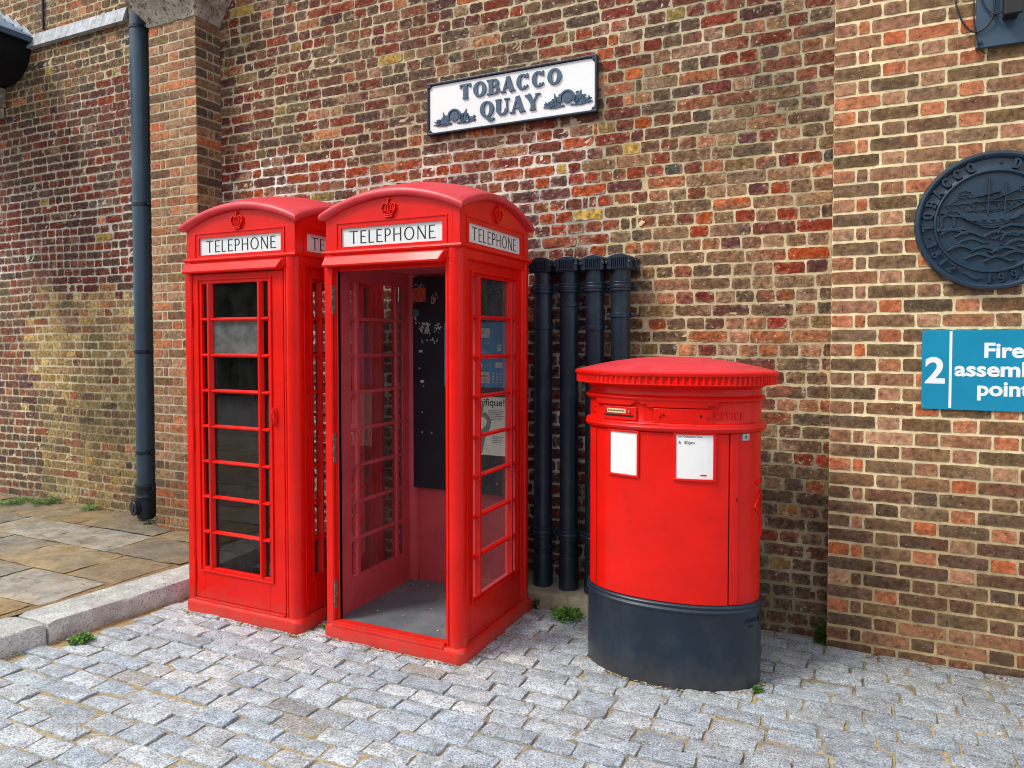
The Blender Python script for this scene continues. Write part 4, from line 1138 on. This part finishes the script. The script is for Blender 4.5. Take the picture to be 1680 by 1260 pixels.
# ================================================================ FOUR VENT PIPES
def vent_pipe(x, zclip, label, rr=.0575):
    y = -.135; zb = G + .105
    T_ = thing('vent_pipe', label, 'pipe', (x, y, zb), 0, 'black iron pipes with grilled heads side by side on the wall')
    o_ = Matrix.Translation((0, 0, -zb))
    p = MB(); p.lathe((0, 0), [(rr, zb), (rr, 2.06)], 32); p.xf(o_); p.build('pipe', M['iron'], T_, smooth=40)
    for z, hh in ((1.945, .030), (.415, .036)):                    # socket collars with ears
        p = MB(); pr = [(rr - .001, z - hh), (rr + .007, z - hh + .003), (rr + .009, z - hh + .010), (rr + .007, z - .010), (rr + .011, z - .006), (rr + .011, z + .006), (rr + .008, z + .010), (rr + .010, z + hh - .010), (rr + .012, z + hh - .003), (rr - .001, z + hh)]
        p.lathe((0, 0), pr, 32)
        for s_ in (-1, 1):
            p.cyl((s_ * (rr + .014), .035, z), (s_ * (rr + .014), .010, z), .024, 16); p.box(s_ * (rr + .002), s_ * (rr + .018), .015, .04, z - .02, z + .02)
            p.cyl((s_ * (rr + .019), .010, z), (s_ * (rr + .019), .002, z), .009, 8)
        p.xf(o_); p.build('socket_collar', M['iron'], T_, smooth=35, bevel=.002)
    p = MB(); pr = [(rr - .001, .30), (rr + .005, .302), (rr + .005, .312), (rr - .001, .314)]; p.lathe((0, 0), pr, 32)
    pr = [(rr - .001, zb), (rr + .004, zb + .001), (rr + .004, .275), (rr - .001, .28)]; p.lathe((0, 0), pr, 32)
    p.xf(o_); p.build('bottom_socket', M['iron'], T_, smooth=35)
    p = MB(); z = zclip; p.lathe((0, 0), [(rr - .001, z - .014), (rr + .006, z - .013), (rr + .006, z + .013), (rr - .001, z + .014)], 32)
    for s_ in (-1, 1):
        p.box(s_ * (rr + .001), s_ * (rr + .030), -.006, .004, z - .0125, z + .0125); p.cyl((s_ * (rr + .019), -.004, z), (s_ * (rr + .019), -.016, z), .009, 6)
        p.cyl((s_ * (rr + .019), .004, z), (s_ * (rr + .019), .134, z), .007, 8)
    p.xf(o_); p.build('pipe_clip', M['iron'], T_, smooth=35, bevel=.0015)
    # hopper head: curved box with an arched front and a barred grille
    p = MB(); w = .073; z0, z1 = 2.045, 2.118
    pts = [(-w + .006, z0), (w - .006, z0), (w, z0 + .012), (w, z1)] + [(w - 2 * w * i / 8, z1 + .022 * math.sin(math.pi * i / 8)) for i in range(1, 8)] + [(-w, z1), (-w, z0 + .012)]
    p.prism(pts, -.062, .060, 'y'); p.prism([(v[0] * 1.06, 2.085 + (v[1] - 2.085) * 1.06) for v in pts], .060, .134, 'y')
    for s_ in (-1, 1): p.cyl((s_ * .070, -.06, 2.085), (s_ * .070, -.072, 2.085), .010, 8); p.box(s_ * .070, s_ * .088, .02, .05, 2.06, 2.11)
    p.xf(o_); HD = p.build('grille_head', M['iron'], T_, bevel=.004)
    p = MB(); p.box(-.046, .046, -.0645, -.0625, 2.060, 2.112); p.xf(o_); p.build('grille_recess', M['hole'], HD)
    p = MB()
    for i in range(8): xx = -.042 + i * .012; p.box(xx - .0022, xx + .0022, -.071, -.064, 2.058, 2.114)
    p.box(-.050, .050, -.070, -.062, 2.053, 2.059); p.box(-.050, .050, -.070, -.062, 2.113, 2.119)
    p.xf(o_); p.build('grille_bars', M['iron'], HD)
vent_pipe(-1.752, 1.707, 'iron pipe with grilled head right beside the open phone box')
vent_pipe(-1.578, 1.844, 'iron pipe with grilled head, second to the right of the phone box')
vent_pipe(-1.411, 1.700, 'iron pipe with grilled head, third from the phone box')
vent_pipe(-1.249, 1.775, 'iron pipe with grilled head, farthest from the phone box')

# ================================================================ TALL DOWNPIPE
DP = thing('downpipe', 'tall blue-grey rainwater pipe beside the brick pillar', 'pipe', (-5.434, -.13, .09))
o_ = Matrix.Translation((0, 0, -.09)); rr = .071
p = MB(); p.lathe((0, 0), [(rr, .30), (rr, 5.2)], 36); p.xf(o_); p.build('pipe', M['iron_pale'], DP, smooth=40)
for z in (4.24, 2.77, 1.53, .675):
    p = MB(); p.lathe((0, 0), [(rr - .001, z - .016), (rr + .006, z - .015), (rr + .006, z + .015), (rr - .001, z + .016)], 32)
    for s_ in (-1, 1): p.box(s_ * (rr + .001), s_ * (rr + .036), -.005, .005, z - .014, z + .014); p.cyl((s_ * (rr + .022), -.004, z), (s_ * (rr + .022), -.016, z), .010, 6); p.cyl((s_ * (rr + .022), .004, z), (s_ * (rr + .022), .129, z), .008, 8)
    p.xf(o_); p.build('pipe_clip', M['iron'], DP, smooth=35, bevel=.0015)
p = MB(); p.lathe((0, 0), [(rr, .275), (rr + .014, .28), (rr + .018, .30), (rr + .012, .31), (rr + .012, .375), (rr + .018, .385), (rr + .016, .40), (rr, .405)], 32)
for s_ in (-1, 1): p.box(s_ * (rr + .005), s_ * (rr + .030), -.012, .03, .30, .385); p.cyl((s_ * (rr + .016), -.012, .343), (s_ * (rr + .016), -.026, .343), .011, 6)
p.xf(o_); p.build('socket_collar', M['iron'], DP, smooth=35, bevel=.002)
p = MB(); p.lathe((0, 0), [(rr - .01, .105), (rr + .002, .12), (rr + .004, .28)], 32)
p.cyl((-.012, 0, .21), (-.038, -.095, .205), .062, 28); p.cyl((-.038, -.095, .205), (-.040, -.103, .2045), .066, 28, r2=.060)
p.xf(o_); SH = p.build('inspection_shoe', M['iron'], DP, smooth=35, bevel=.002)
p = MB(); p.cyl((-.040, -.102, .2045), (-.0415, -.108, .204), .030, 20); p.xf(o_); p.build('access_cap', M['iron'], SH, bevel=.002)

# ================================================================ SIGN: TOBACCO QUAY
SX, SZ = -2.049, 3.211; W_, H_ = 1.226, .350
SG = thing('street_sign', 'white street name sign with dark frame reading TOBACCO QUAY', 'sign', (SX, 0, SZ - H_ / 2))
o_ = Matrix.Translation((0, 0, H_ / 2))
p = MB(); p.box(-W_ / 2, W_ / 2, -.030, -.006, -H_ / 2, H_ / 2); p.xf(o_); p.build('back_plate', M['iron'], SG, bevel=.003)
def rrect(w, h, r, n=7, cut=False):
    pts = []
    for cx, cy, a0 in ((w / 2 - r, h / 2 - r, 0), (-w / 2 + r, h / 2 - r, 90), (-w / 2 + r, -h / 2 + r, 180), (w / 2 - r, -h / 2 + r, 270)):
        for i in range(n + 1): a = R(a0 + 90 * i / n); pts.append((cx + r * math.cos(a), cy + r * math.sin(a)))
    return pts
p = MB(); p.prism(rrect(W_ - .034, H_ - .034, .034), -.0325, -.0295, 'y'); p.xf(o_); p.build('white_panel', M['sign_white'], SG)
p = MB(); e = .0135
p.box(-W_ / 2, W_ / 2, -.046, -.030, H_ / 2 - e, H_ / 2); p.box(-W_ / 2, W_ / 2, -.046, -.030, -H_ / 2, -H_ / 2 + e)
p.box(-W_ / 2, -W_ / 2 + e, -.0455, -.030, -H_ / 2 + e, H_ / 2 - e); p.box(W_ / 2 - e, W_ / 2, -.0455, -.030, -H_ / 2 + e, H_ / 2 - e)
p.xf(o_); p.build('frame', M['iron'], SG, bevel=.003)
for sx in (-1, 1):
    for sz in (-1, 1): p = MB(); p.cyl((sx * (W_ / 2 - .022), -.033, sz * (H_ / 2 - .022)), (sx * (W_ / 2 - .022), -.045, sz * (H_ / 2 - .022)), .011, 12); p.xf(o_); p.build('corner_bolt', M['iron'], SG, bevel=.002)
pl = lambda x, z, h: (x, -.0325 - h, z)
p = MB(); write(p, 'TOBACCO', .012, .035, .098, .30, .105, .19, 1.05, .155, .010, pl, width=.735)
write(p, 'QUAY', .012, -.108, .104, .29, .10, .19, 1.08, .15, .010, pl, width=.430)
p.xf(o_); p.build('lettering', M['letter_blue'], SG)
random.seed(6)
for sx in (-1, 1):
    p = MB(); cx, cz = sx * .408 + .01, -.062 if sx > 0 else -.070
    p.cyl(pl(cx, cz, 0), pl(cx, cz, .011), .034, 24)
    stroke(p, [(cx + .046 * math.cos(a), cz + .043 * math.sin(a)) for a in [R(-30 + 240 * i / 20) for i in range(21)]], [.012] * 21, .014, pl)
    for k in range(54):
        s2 = random.choice((-1, 1)); u = random.uniform(.04, .155); hmax = .060 * (1 - u / .17) + .012
        x = cx + s2 * u; z = cz - .045 + random.uniform(0, 1) ** 1.3 * hmax * 1.5
        a = random.uniform(.2, 2.9); l = random.uniform(.014, .03)
        stroke(p, [(x - l / 2 * math.cos(a), z - l / 2 * math.sin(a)), (x, z + .003), (x + l / 2 * math.cos(a), z + l / 2 * math.sin(a))], [.002, random.uniform(.007, .012), .002], .004 + random.uniform(0, .007), pl)
    for s2 in (-1, 1):
        stroke(p, [(cx + s2 * .02, cz - .045), (cx + s2 * .09, cz - .050), (cx + s2 * .165, cz - .040)], [.010, .012, .004], .006, pl)
        stroke(p, [(cx + s2 * .05, cz - .035), (cx + s2 * .09, cz - .01), (cx + s2 * .12, cz - .03), (cx + s2 * .16, cz - .02)], [.030, .040, .028, .004], .0045, pl)
        stroke(p, [(cx + s2 * .05, cz + .0), (cx + s2 * .085, cz + .012), (cx + s2 * .09, cz + .04)], [.02, .018, .003], .0052, pl)
    p.xf(o_); p.build('cartouche_ornament', M['letter_blue'], SG)

# ================================================================ ROUND MEDALLION
MX, MZ, MR = .617, 2.205, .336; YP = -.118
MD = thing('wall_medallion', 'round cast iron plaque with a sailing ship in relief on the pier', 'plaque', (MX, YP, MZ))
def disc(r0, r1, y, n=96):
    return
p = MB(); P = [(0.001, .012), (.232, .012), (.236, .022), (.243, .028), (.250, .026), (.254, .018), (.258, .016), (.300, .016), (.304, .024), (.310, .036), (.320, .044), (.330, .042), (.336, .030), (.336, .0)]
n = 128; vs = []
for r, h in P:
    for i in range(n): a = 2 * math.pi * i / n; vs.append((r * math.cos(a), -h, r * math.sin(a)))
fs = [(j * n + i, j * n + (i + 1) % n, (j + 1) * n + (i + 1) % n, (j + 1) * n + i) for j in range(len(P) - 1) for i in range(n)] + [tuple(range(n)), tuple(range((len(P) - 1) * n, len(P) * n))]
p.add(vs, fs); p.build('disc', M['medal'], MD, smooth=35)
def ring_text(mb, s, r, start, H, gap, T=.26, t=.12, ser=.15, wd=.9, inward=False, depth=.010, y=.016):
    """letters round a ring; start = angle (deg) of the first letter centre, clockwise; inward = readable at the foot"""
    a = R(start)
    for c in s:
        S, w = glyph(c, T, t, ser, wd); half = w * H / 2 / r
        a += (half if inward else -half)
        for Pp, Wd in S:
            def place(x, z, h, a=a):
                rad = r + (z if not inward else -z); 
                ang = a - (x / r if not inward else -x / r)
                return (rad * math.cos(ang), -y - h, rad * math.sin(ang))
            Q = []; WW = []
            for i in range(len(Pp) - 1):
                m = 4 if len(Pp) == 2 else 1
                for k in range(m): f_ = k / m; Q.append((Pp[i][0] + (Pp[i + 1][0] - Pp[i][0]) * f_, Pp[i][1] + (Pp[i + 1][1] - Pp[i][1]) * f_)); WW.append(Wd[i] + (Wd[i + 1] - Wd[i]) * f_)
            Q.append(Pp[-1]); WW.append(Wd[-1])
            stroke(mb, [((q[0] - w / 2) * H, (q[1] - .5) * H) for q in Q], [k * H for k in WW], depth, place)
        a += (half if inward else -half) + (gap * H / r) * (1 if inward else -1)
p = MB(); ring_text(p, 'TOBACCO', .280, 187, .047, .56, depth=.017, T=.24, t=.14); p.build('raised_lettering', M['medal'], MD, bevel=.001)
p = MB(); ring_text(p, 'DOCK', .280, 74, .047, .56, depth=.017, T=.24, t=.14); p.build('raised_lettering', M['medal'], MD, bevel=.001)
p = MB(); ring_text(p, '1812', .280, 201, .047, .62, inward=True, depth=.017, T=.24, t=.14); p.build('raised_lettering', M['medal'], MD, bevel=.001)
p = MB(); ring_text(p, '1990', .280, 266, .047, .62, inward=True, depth=.017, T=.24, t=.14); p.build('raised_lettering', M['medal'], MD, bevel=.001)
for a in (194, 84, -12): p = MB(); q = (.279 * math.cos(R(a)), .279 * math.sin(R(a))); p.lathe((0, 0), [(.0065, 0), (.006, .006), (.003, .009)], 12); k = 36; p.v[-k:] = [(q[0] + v[0], -.016 - v[2], q[1] + v[1]) for v in p.v[-k:]]; p.build('raised_dot', M['medal'], MD)
p = MB(); stroke(p, [(.279 * math.cos(R(a)), .279 * math.sin(R(a)) + .006 * math.sin((a - 243) / 18 * 6.28)) for a in range(243, 262)], [.003 + .013 * math.sin(math.pi * i / 18) for i in range(19)], .008, lambda x, z, h: (x, -.016 - h, z))
p.build('raised_flourish', M['medal'], MD, bevel=.001)
pm = lambda x, z, h: (x * 1.1 - .004, -.012 - h * 1.55, z * 1.1)
def ms(mb, P, W, d=.008): stroke(mb, P, W if isinstance(W, list) else [W] * len(P), d, pm)
p = MB()   # hull: a rounded strip with depth
for i in range(6):
    zz = .030 - i * .0105; hw = .128 - (i ** 2) * .0022 - i * .004
    ms(p, [(-hw, zz + .016 * 1), (-hw * .7, zz + .003), (0, zz - .005), (hw * .7, zz + .003), (hw, zz + .018)], .0135, .006 + .0032 * min(i, 5 - i) + i * .0008)
ms(p, [(-.205, .052), (-.15, .030), (-.10, .026)], [.003, .009, .010], .009); ms(p, [(.10, .028), (.15, .044), (.19, .056)], [.010, .008, .003], .009)
for i in range(5): ms(p, [(-.075 + i * .034, .004), (-.060 + i * .034, .004)], .008, .021)
HL = p.build('ship_hull', M['medal'], MD, bevel=.001)
p = MB(); ms(p, [(-.018, .03), (-.014, .19)], [.006, .004], .010); ms(p, [(.044, .03), (.050, .17)], [.006, .004], .010); ms(p, [(.050, .035), (.150, .092)], .005, .010)
ms(p, [(-.055, .110), (.03, .128)], .004, .012); ms(p, [(.0, .092), (.095, .130)], .004, .012); ms(p, [(-.07, .088), (.02, .085)], .003, .010)
p.build('masts_and_spars', M['medal'], MD)
p = MB()   # swing bridge and arches behind the ship
ms(p, [(-.175, .082), (0, .086), (.19, .090)], .005, .006); ms(p, [(-.175, .05), (0, .05), (.19, .052)], .003, .004)
for i in range(8):
    x = -.165 + i * .047; ms(p, [(x, .052), (x, .066), (x - .018, .082)], [.006, .004, .003], .005); ms(p, [(x, .066), (x + .018, .082)], [.004, .003], .005)
for i in range(7):
    x = -.09 + i * .028; ms(p, [(x - .010, .032), (x - .008, .042), (x, .046), (x + .008, .042), (x + .010, .032)], .003, .004)
ms(p, [(-.215, .045), (-.180, .045)], .004, .006)
ms(p, [(-.196, -.018), (-.196, .02), (-.186, .032), (-.170, .036), (-.154, .032), (-.146, .02), (-.146, -.018)], .009, .007); ms(p, [(-.208, -.03), (-.208, .035)], .006, .007)
for cx, cz in ((-.105, .125), (.125, .133)): 
    ms(p, [(cx - .025, cz - .012), (cx + .025, cz - .012), (cx + .025, cz + .008), (cx, cz + .016), (cx - .025, cz + .008), (cx - .025, cz - .011)], .004, .005); ms(p, [(cx - .015, cz - .002), (cx + .015, cz - .002)], .006, .006)
ms(p, [(-.16, .085), (-.13, .105), (.0, .115)], .0025, .004)
p.build('bridge_and_buildings', M['medal'], MD)
p = MB(); random.seed(12)  # rolling waves and foam
for cx, cz, s_ in ((-.15, -.042, 1), (-.09, -.055, 1), (.02, -.06, -1), (-.08, -.085, 1), (.06, -.07, -1), (.10, -.10, -1), (-.03, -.125, 1), (.05, -.13, -1), (-.05, -.155, 1), (.09, -.15, -1), (-.12, -.115, 1), (.14, -.06, -1), (.16, -.11, -1), (.02, -.17, 1)):
    ms(p, [(cx - .05 * s_, cz - .010), (cx - .028 * s_, cz + .004), (cx, cz + .014), (cx + .026 * s_, cz + .006), (cx + .05 * s_, cz - .010), (cx + .068 * s_, cz - .004)], [.003, .010, .013, .012, .009, .003], random.uniform(.006, .011))
for i in range(5): ms(p, [(-.21 + i * .022, -.034), (-.198 + i * .022, -.026), (-.188 + i * .022, -.034)], [.010, .014, .010], .010)
ms(p, [(.02, -.06), (.03, -.035), (.07, -.02), (.12, -.03), (.15, -.06)], [.006, .010, .013, .012, .006], .012)
ms(p, [(.03, -.09), (.045, -.065), (.08, -.052), (.115, -.065)], [.006, .010, .012, .008], .010)
p.build('waves', M['medal'], MD, bevel=.001)

# ================================================================ FIRE ASSEMBLY SIGN
FS = thing('safety_sign', 'bright blue sign lettered 2 Fire assembly point on the pier', 'sign', (.64, -.118, 1.277))
p = MB(); p.box(-.313, .262, -.005, -.001, 0, .398); p.build('sign_plate', M['fire_blue'], FS, bevel=.001)
pf = lambda x, z, h: (x, -.005 - h, z)
p = MB(); p.box(-.194, -.182, -.0062, -.005, .008, .392)
font_mesh(p, '2', pf, .180, -.300, .134, 'LEFT', .0050, .001, kx=1.0)
font_mesh(p, 'Fire', pf, .100, .033, .264, 'CENTER', .0030, .001, fit=.164)
font_mesh(p, 'assembly', pf, .100, .033, .171, 'CENTER', .0030, .001, fit=.412)
font_mesh(p, 'point', pf, .100, .033, .076, 'CENTER', .0030, .001, fit=.218)
p.build('sign_lettering', M['white'], FS)
for x, z in ((-.302, .012), (-.302, .386), (.0, .012), (.25, .386), (.25, .012)): p = MB(); p.cyl(pf(x, z, 0), pf(x, z, .002), .0035, 10); p.build('screw', M['steel'], FS)

# ================================================================ LAMP BRACKET PLATE
LB = thing('lamp_bracket', 'blue-grey bracket plate with black arm and loose cables above the medallion', 'bracket', (.75, -.118, 3.043))
p = MB(); p.box(-.220, .30, -.024, -.001, .0, .62); p.build('back_plate', M['iron_pale'], LB, bevel=.003)
p = MB(); p.box(-.115, -.055, -.120, -.024, .115, .62); p.box(-.122, -.048, -.128, -.110, .105, .30); p.build('arm', M['rubber'], LB, bevel=.003)
for x, z in ((-.20, .025), (.28, .025), (-.145, .15)): p = MB(); p.cyl((x, -.024, z), (x, -.033, z), .008, 8); p.build('bolt', M['iron'], LB)
def smooth_path(P, n=8):
    P = [Vector(q) for q in P]; out = []
    for i in range(len(P) - 1):
        a, b, c, d_ = P[max(i - 1, 0)], P[i], P[i + 1], P[min(i + 2, len(P) - 1)]
        for k in range(n):
            t = k / n; out.append(.5 * ((2 * b) + (c - a) * t + (2 * a - 5 * b + 4 * c - d_) * t * t + (3 * b - a - 3 * c + d_) * t ** 3))
    return out + [P[-1]]
for P, r_ in (([(-.305, -.02, .40), (-.310, -.025, .27), (-.290, -.028, .17), (-.255, -.030, .10), (-.215, -.034, .076), (-.175, -.04, .10), (-.150, -.045, .17), (-.155, -.04, .40)], .0045),
              ([(-.225, -.03, .42), (-.232, -.03, .20), (-.225, -.031, .09), (-.205, -.03, .0), (-.178, -.008, -.025)], .003),
              ([(-.215, -.03, .30), (-.19, -.035, .20), (-.15, -.05, .145), (-.11, -.09, .135)], .0035),
              ([(-.13, -.09, .40), (-.135, -.10, .22), (-.115, -.128, .18)], .003), ([(-.04, -.10, .40), (-.03, -.11, .25), (-.055, -.128, .16)], .003)):
    p = MB(); p.tube(smooth_path(P), r_, 8); p.build('cable', M['rubber'], LB, smooth=60)

# ================================================================ UPPER LEFT CORNER
GT = thing('canopy_gutter', 'black half-round canopy gutter under pale blue roof sheeting, top left corner', 'gutter', (-7.4, -1.0, 4.10))
o_ = Matrix.Translation((7.4, 1.0, -4.10))
p = MB(); pts = [(-7.40, 4.44), (-7.03, 4.44), (-7.03, 4.475), (-8.2, 4.475), (-8.2, 4.10), (-7.45, 4.10)] 
pts = [(-8.2, 4.10), (-7.46, 4.095)] + [(-7.46 + .37 * math.sin(R(a)), 4.465 - .37 * math.cos(R(a))) for a in range(8, 88, 8)] + [(-7.09, 4.44), (-7.04, 4.44), (-7.04, 4.478), (-8.2, 4.478)]
p.prism(pts, -2.6, -.006, 'y'); p.xf(o_); p.build('gutter', M['gutter'], GT, bevel=.006)
p = MB(); p.box(-7.055, -7.032, -2.6, -.006, 4.44, 4.492); p.xf(o_); p.build('gutter_lip', M['iron_pale'], GT, bevel=.003)
p = MB()
for i in range(7):
    xa = -7.10 - i * .13; p.prism([(xa - .13, 4.50 + (i + 1) * .075), (xa, 4.50 + i * .075), (xa, 4.515 + i * .075), (xa - .13, 4.515 + (i + 1) * .075)], -2.6, -.02, 'y')
    p.box(xa - .012, xa + .006, -2.6, -.02, 4.50 + i * .075, 4.535 + i * .075)
p.xf(o_); p.build('roof_sheet', M['roofglass'], GT, bevel=.003)
p = MB()
for i in range(6):
    xa = -7.06 - i * .13; p.prism([(xa - .15, 4.52 + i * .075), (xa, 4.52 + i * .075), (xa - .13, 4.64 + i * .075), (xa - .15, 4.64 + i * .075)], -.018, -.007, 'y')
p.xf(o_); p.build('stepped_flashing', M['lead'], GT, bevel=.002)
SB = MB(); SB.box(-8.1, -7.50, -.10, -.007, 3.90, 4.085); SB.box(-8.1, -7.53, -.08, -.007, 3.80, 3.90); SB.xf(Matrix.Translation((7.8, .05, -3.8)))
o = SB.build('stone_bracket', M['stone'], bevel=.01); o.location = (-7.8, -.05, 3.8); tag(o, 'pale stone block under the canopy gutter at the left edge', 'bracket')
CB = MB(); CB.tube([(-6.895, -.016, 5.2), (-6.895, -.016, 4.60), (-6.893, -.018, 4.56), (-6.893, -.02, 4.545)], [.011, .011, .013, .016], 10); CB.xf(Matrix.Translation((6.895, .016, -4.54)))
o = CB.build('thin_conduit', M['iron'], smooth=50); o.location = (-6.895, -.016, 4.54); tag(o, 'thin dark conduit running down the wall above the lead band', 'conduit')

# ================================================================ WEEDS
def weed(name, loc, r, h, n, label, mats, seed, spiky=False):
    random.seed(seed); mb = MB()
    for i in range(n):
        a = random.uniform(0, 6.283); rr_ = r * math.sqrt(random.random()); z = h * random.uniform(.15, 1) * (1 - .5 * rr_ / r)
        px, py = rr_ * math.cos(a), rr_ * math.sin(a); mi = random.randrange(len(mats))
        mb.tube([(px * .2, py * .2, -.01), (px * .7, py * .7, z * .7), (px, py, z)], .0009, 3, mi)
        for q in range(random.choice((2, 3, 4))):
            b = random.uniform(0, 6.283); l = random.uniform(.010, .020) * (1.6 if spiky else 1); w = l * (.16 if spiky else .42); t = random.uniform(-.2, .9 if not spiky else 1.6)
            d1 = Vector((math.cos(b), math.sin(b), t)).normalized() * l; s1 = Vector((-math.sin(b), math.cos(b), random.uniform(-.4, .4))).normalized() * w
            c = Vector((px, py, z + random.uniform(-.25, .05) * h)); c.z = max(c.z, .002)
            mid = c + d1 * .5 + Vector((0, 0, l * .12))
            mb.add([c, mid + s1, c + d1, mid - s1, mid + Vector((0, 0, -l * .06))], [(0, 4, 1), (1, 4, 2), (2, 4, 3), (3, 4, 0)], mi)
    o = mb.build(name, mats, smooth=None, recalc=False); o.location = loc
    tag(o, label, 'weed', 'small weeds growing from the joints')
LG, LD, LR = M['leaf'], M['leaf_dark'], M['leaf_red']
weed('weed', (-3.80, -1.80, G), .060, .055, 110, 'bright green weed on the cobbles in front of the long kerb stone', [LG, LG, LD], 1)
weed('weed', (-4.02, -2.02, G), .055, .06, 60, 'green and reddish weed at the left edge, below the kerb joint', [LG, LR, LD], 2)
weed('weed', (-7.10, -.22, .09), .16, .06, 120, 'spreading green weed on the paving near the left edge', [LG, LG, LD], 3, True)
weed('weed', (-6.85, -.10, .09), .13, .07, 110, 'green weed tuft against the foot of the wall, left of the small one', [LG, LD], 4)
weed('weed', (-6.25, -.08, .09), .08, .05, 60, 'small green weed at the wall foot, left of the downpipe', [LG], 5)
weed('weed', (-4.16, -.62, .09), .055, .14, 90, 'dark green weed where the kerb meets the left phone box', [LD, LG], 6)
weed('weed', (-1.52, -.335, G), .10, .085, 150, 'leafy green weed at the concrete ledge between phone box and post box', [LG, LG, LD], 7)
weed('weed', (-2.70, -1.08, G), .03, .035, 30, 'tiny weed on the cobbles in the gap between the phone boxes', [LD, LG], 8)
weed('weed', (-0.377, -0.792, G), .018, .028, 24, 'tiny weed at the foot of the post box', [LG, LD], 9)
weed('weed', (-5.28, -.17, .09), .10, .05, 60, 'dry weed tuft at the foot of the downpipe', [LD, M['poster_olive']], 10)
weed('weed', (-.13, -.06, G), .035, .16, 60, 'dark moss and weed in the corner between old wall and pier', [LD], 11)
weed('weed', (-1.74, -.27, G), .022, .09, 45, 'reddish weed beside the right foot of the open phone box', [LR, LD], 12)

# grit, dead leaves and crumbs gathered along the foot of things
random.seed(77); lt = MB()
def crumb(x, y, z):
    s_ = random.uniform(.003, .011); a = random.uniform(0, 6.28); mi = random.choice((0, 0, 1, 2, 2, 3))
    P = [(x + s_ * math.cos(a + k * 1.57) * random.uniform(.6, 1.2), y + s_ * math.sin(a + k * 1.57) * random.uniform(.4, 1.1), z + random.uniform(.0, .005)) for k in range(4)]
    lt.add(P + [(x, y, z + s_ * .5)], [(0, 1, 4), (1, 2, 4), (2, 3, 4), (3, 0, 4)], mi)
for _ in range(420): crumb(random.uniform(-1.7, -.12), -.02 - abs(random.gauss(0, .05)), G) if random.random() < .35 else crumb(random.uniform(-.1, 1.2), -.125 - abs(random.gauss(0, .03)), G)
for _ in range(260): t = random.uniform(math.pi, 2 * math.pi); x, y = sp(t, .006 + abs(random.gauss(0, .012))); crumb(-.811 + x, -.683 + y, G + .001)
for cx, cy in ((-2.213, -.711), (-3.237, -.765)):
    for _ in range(160): crumb(cx + random.uniform(-.47, .47), cy - .462 - abs(random.gauss(0, .012)), G + .001)
    for _ in range(120): crumb(cx + .462 + abs(random.gauss(0, .012)), cy + random.uniform(-.46, .46), G + .001)
for _ in range(80): crumb(-2.213 + random.uniform(-.36, .34), -.711 + random.choice((random.uniform(-.37, .37), .34 - abs(random.gauss(0, .05)))), .053)
for _ in range(160): y = random.uniform(-3, -.9); crumb(kx(y) + .01 + abs(random.gauss(0, .015)), y, G + .001)
for _ in range(300): crumb(random.uniform(-7.6, -4.2), -.02 - abs(random.gauss(0, .06)), .092)
lo = lt.build('leaf_litter', [M['poster_olive'], M['brass'], M['grit2'], M['leaf_red']], recalc=False); lo['kind'] = 'stuff'; lo['label'] = 'grit and dead leaf crumbs gathered along the foot of the walls and boxes'

# unseen foliage added behind the viewer so the glass has something dark to mirror
random.seed(40); hb = MB()
for i in range(2600):
    x = random.uniform(-26, 12); z = random.uniform(0, 4.6); y = -14 - random.uniform(0, 1.6) - math.sin(x * .7) * .5
    s_ = random.uniform(.15, .42); a, b = random.uniform(0, 3.14), random.uniform(-.9, .9)
    u = Vector((math.cos(a), math.sin(a) * .5, math.sin(b))) * s_; v = Vector((-math.sin(b) * .6, .3, math.cos(a))) * s_
    c = Vector((x, y, z)); hb.add([c - u, c - v, c + u, c + v], [(0, 1, 2, 3)])
hb.box(-26, 12, -16.6, -15.2, G - .05, 4.3)
hb.xf(Matrix.Translation((7, 15.5, 0))); o = hb.build('unseen_hedge', M['unseen_hedge'], recalc=False); o.location = (-7, -15.5, 0)
tag(o, 'unseen dark green foliage added behind the viewer to be mirrored in the phone box glass', 'unseen_hedge', kind='stuff')
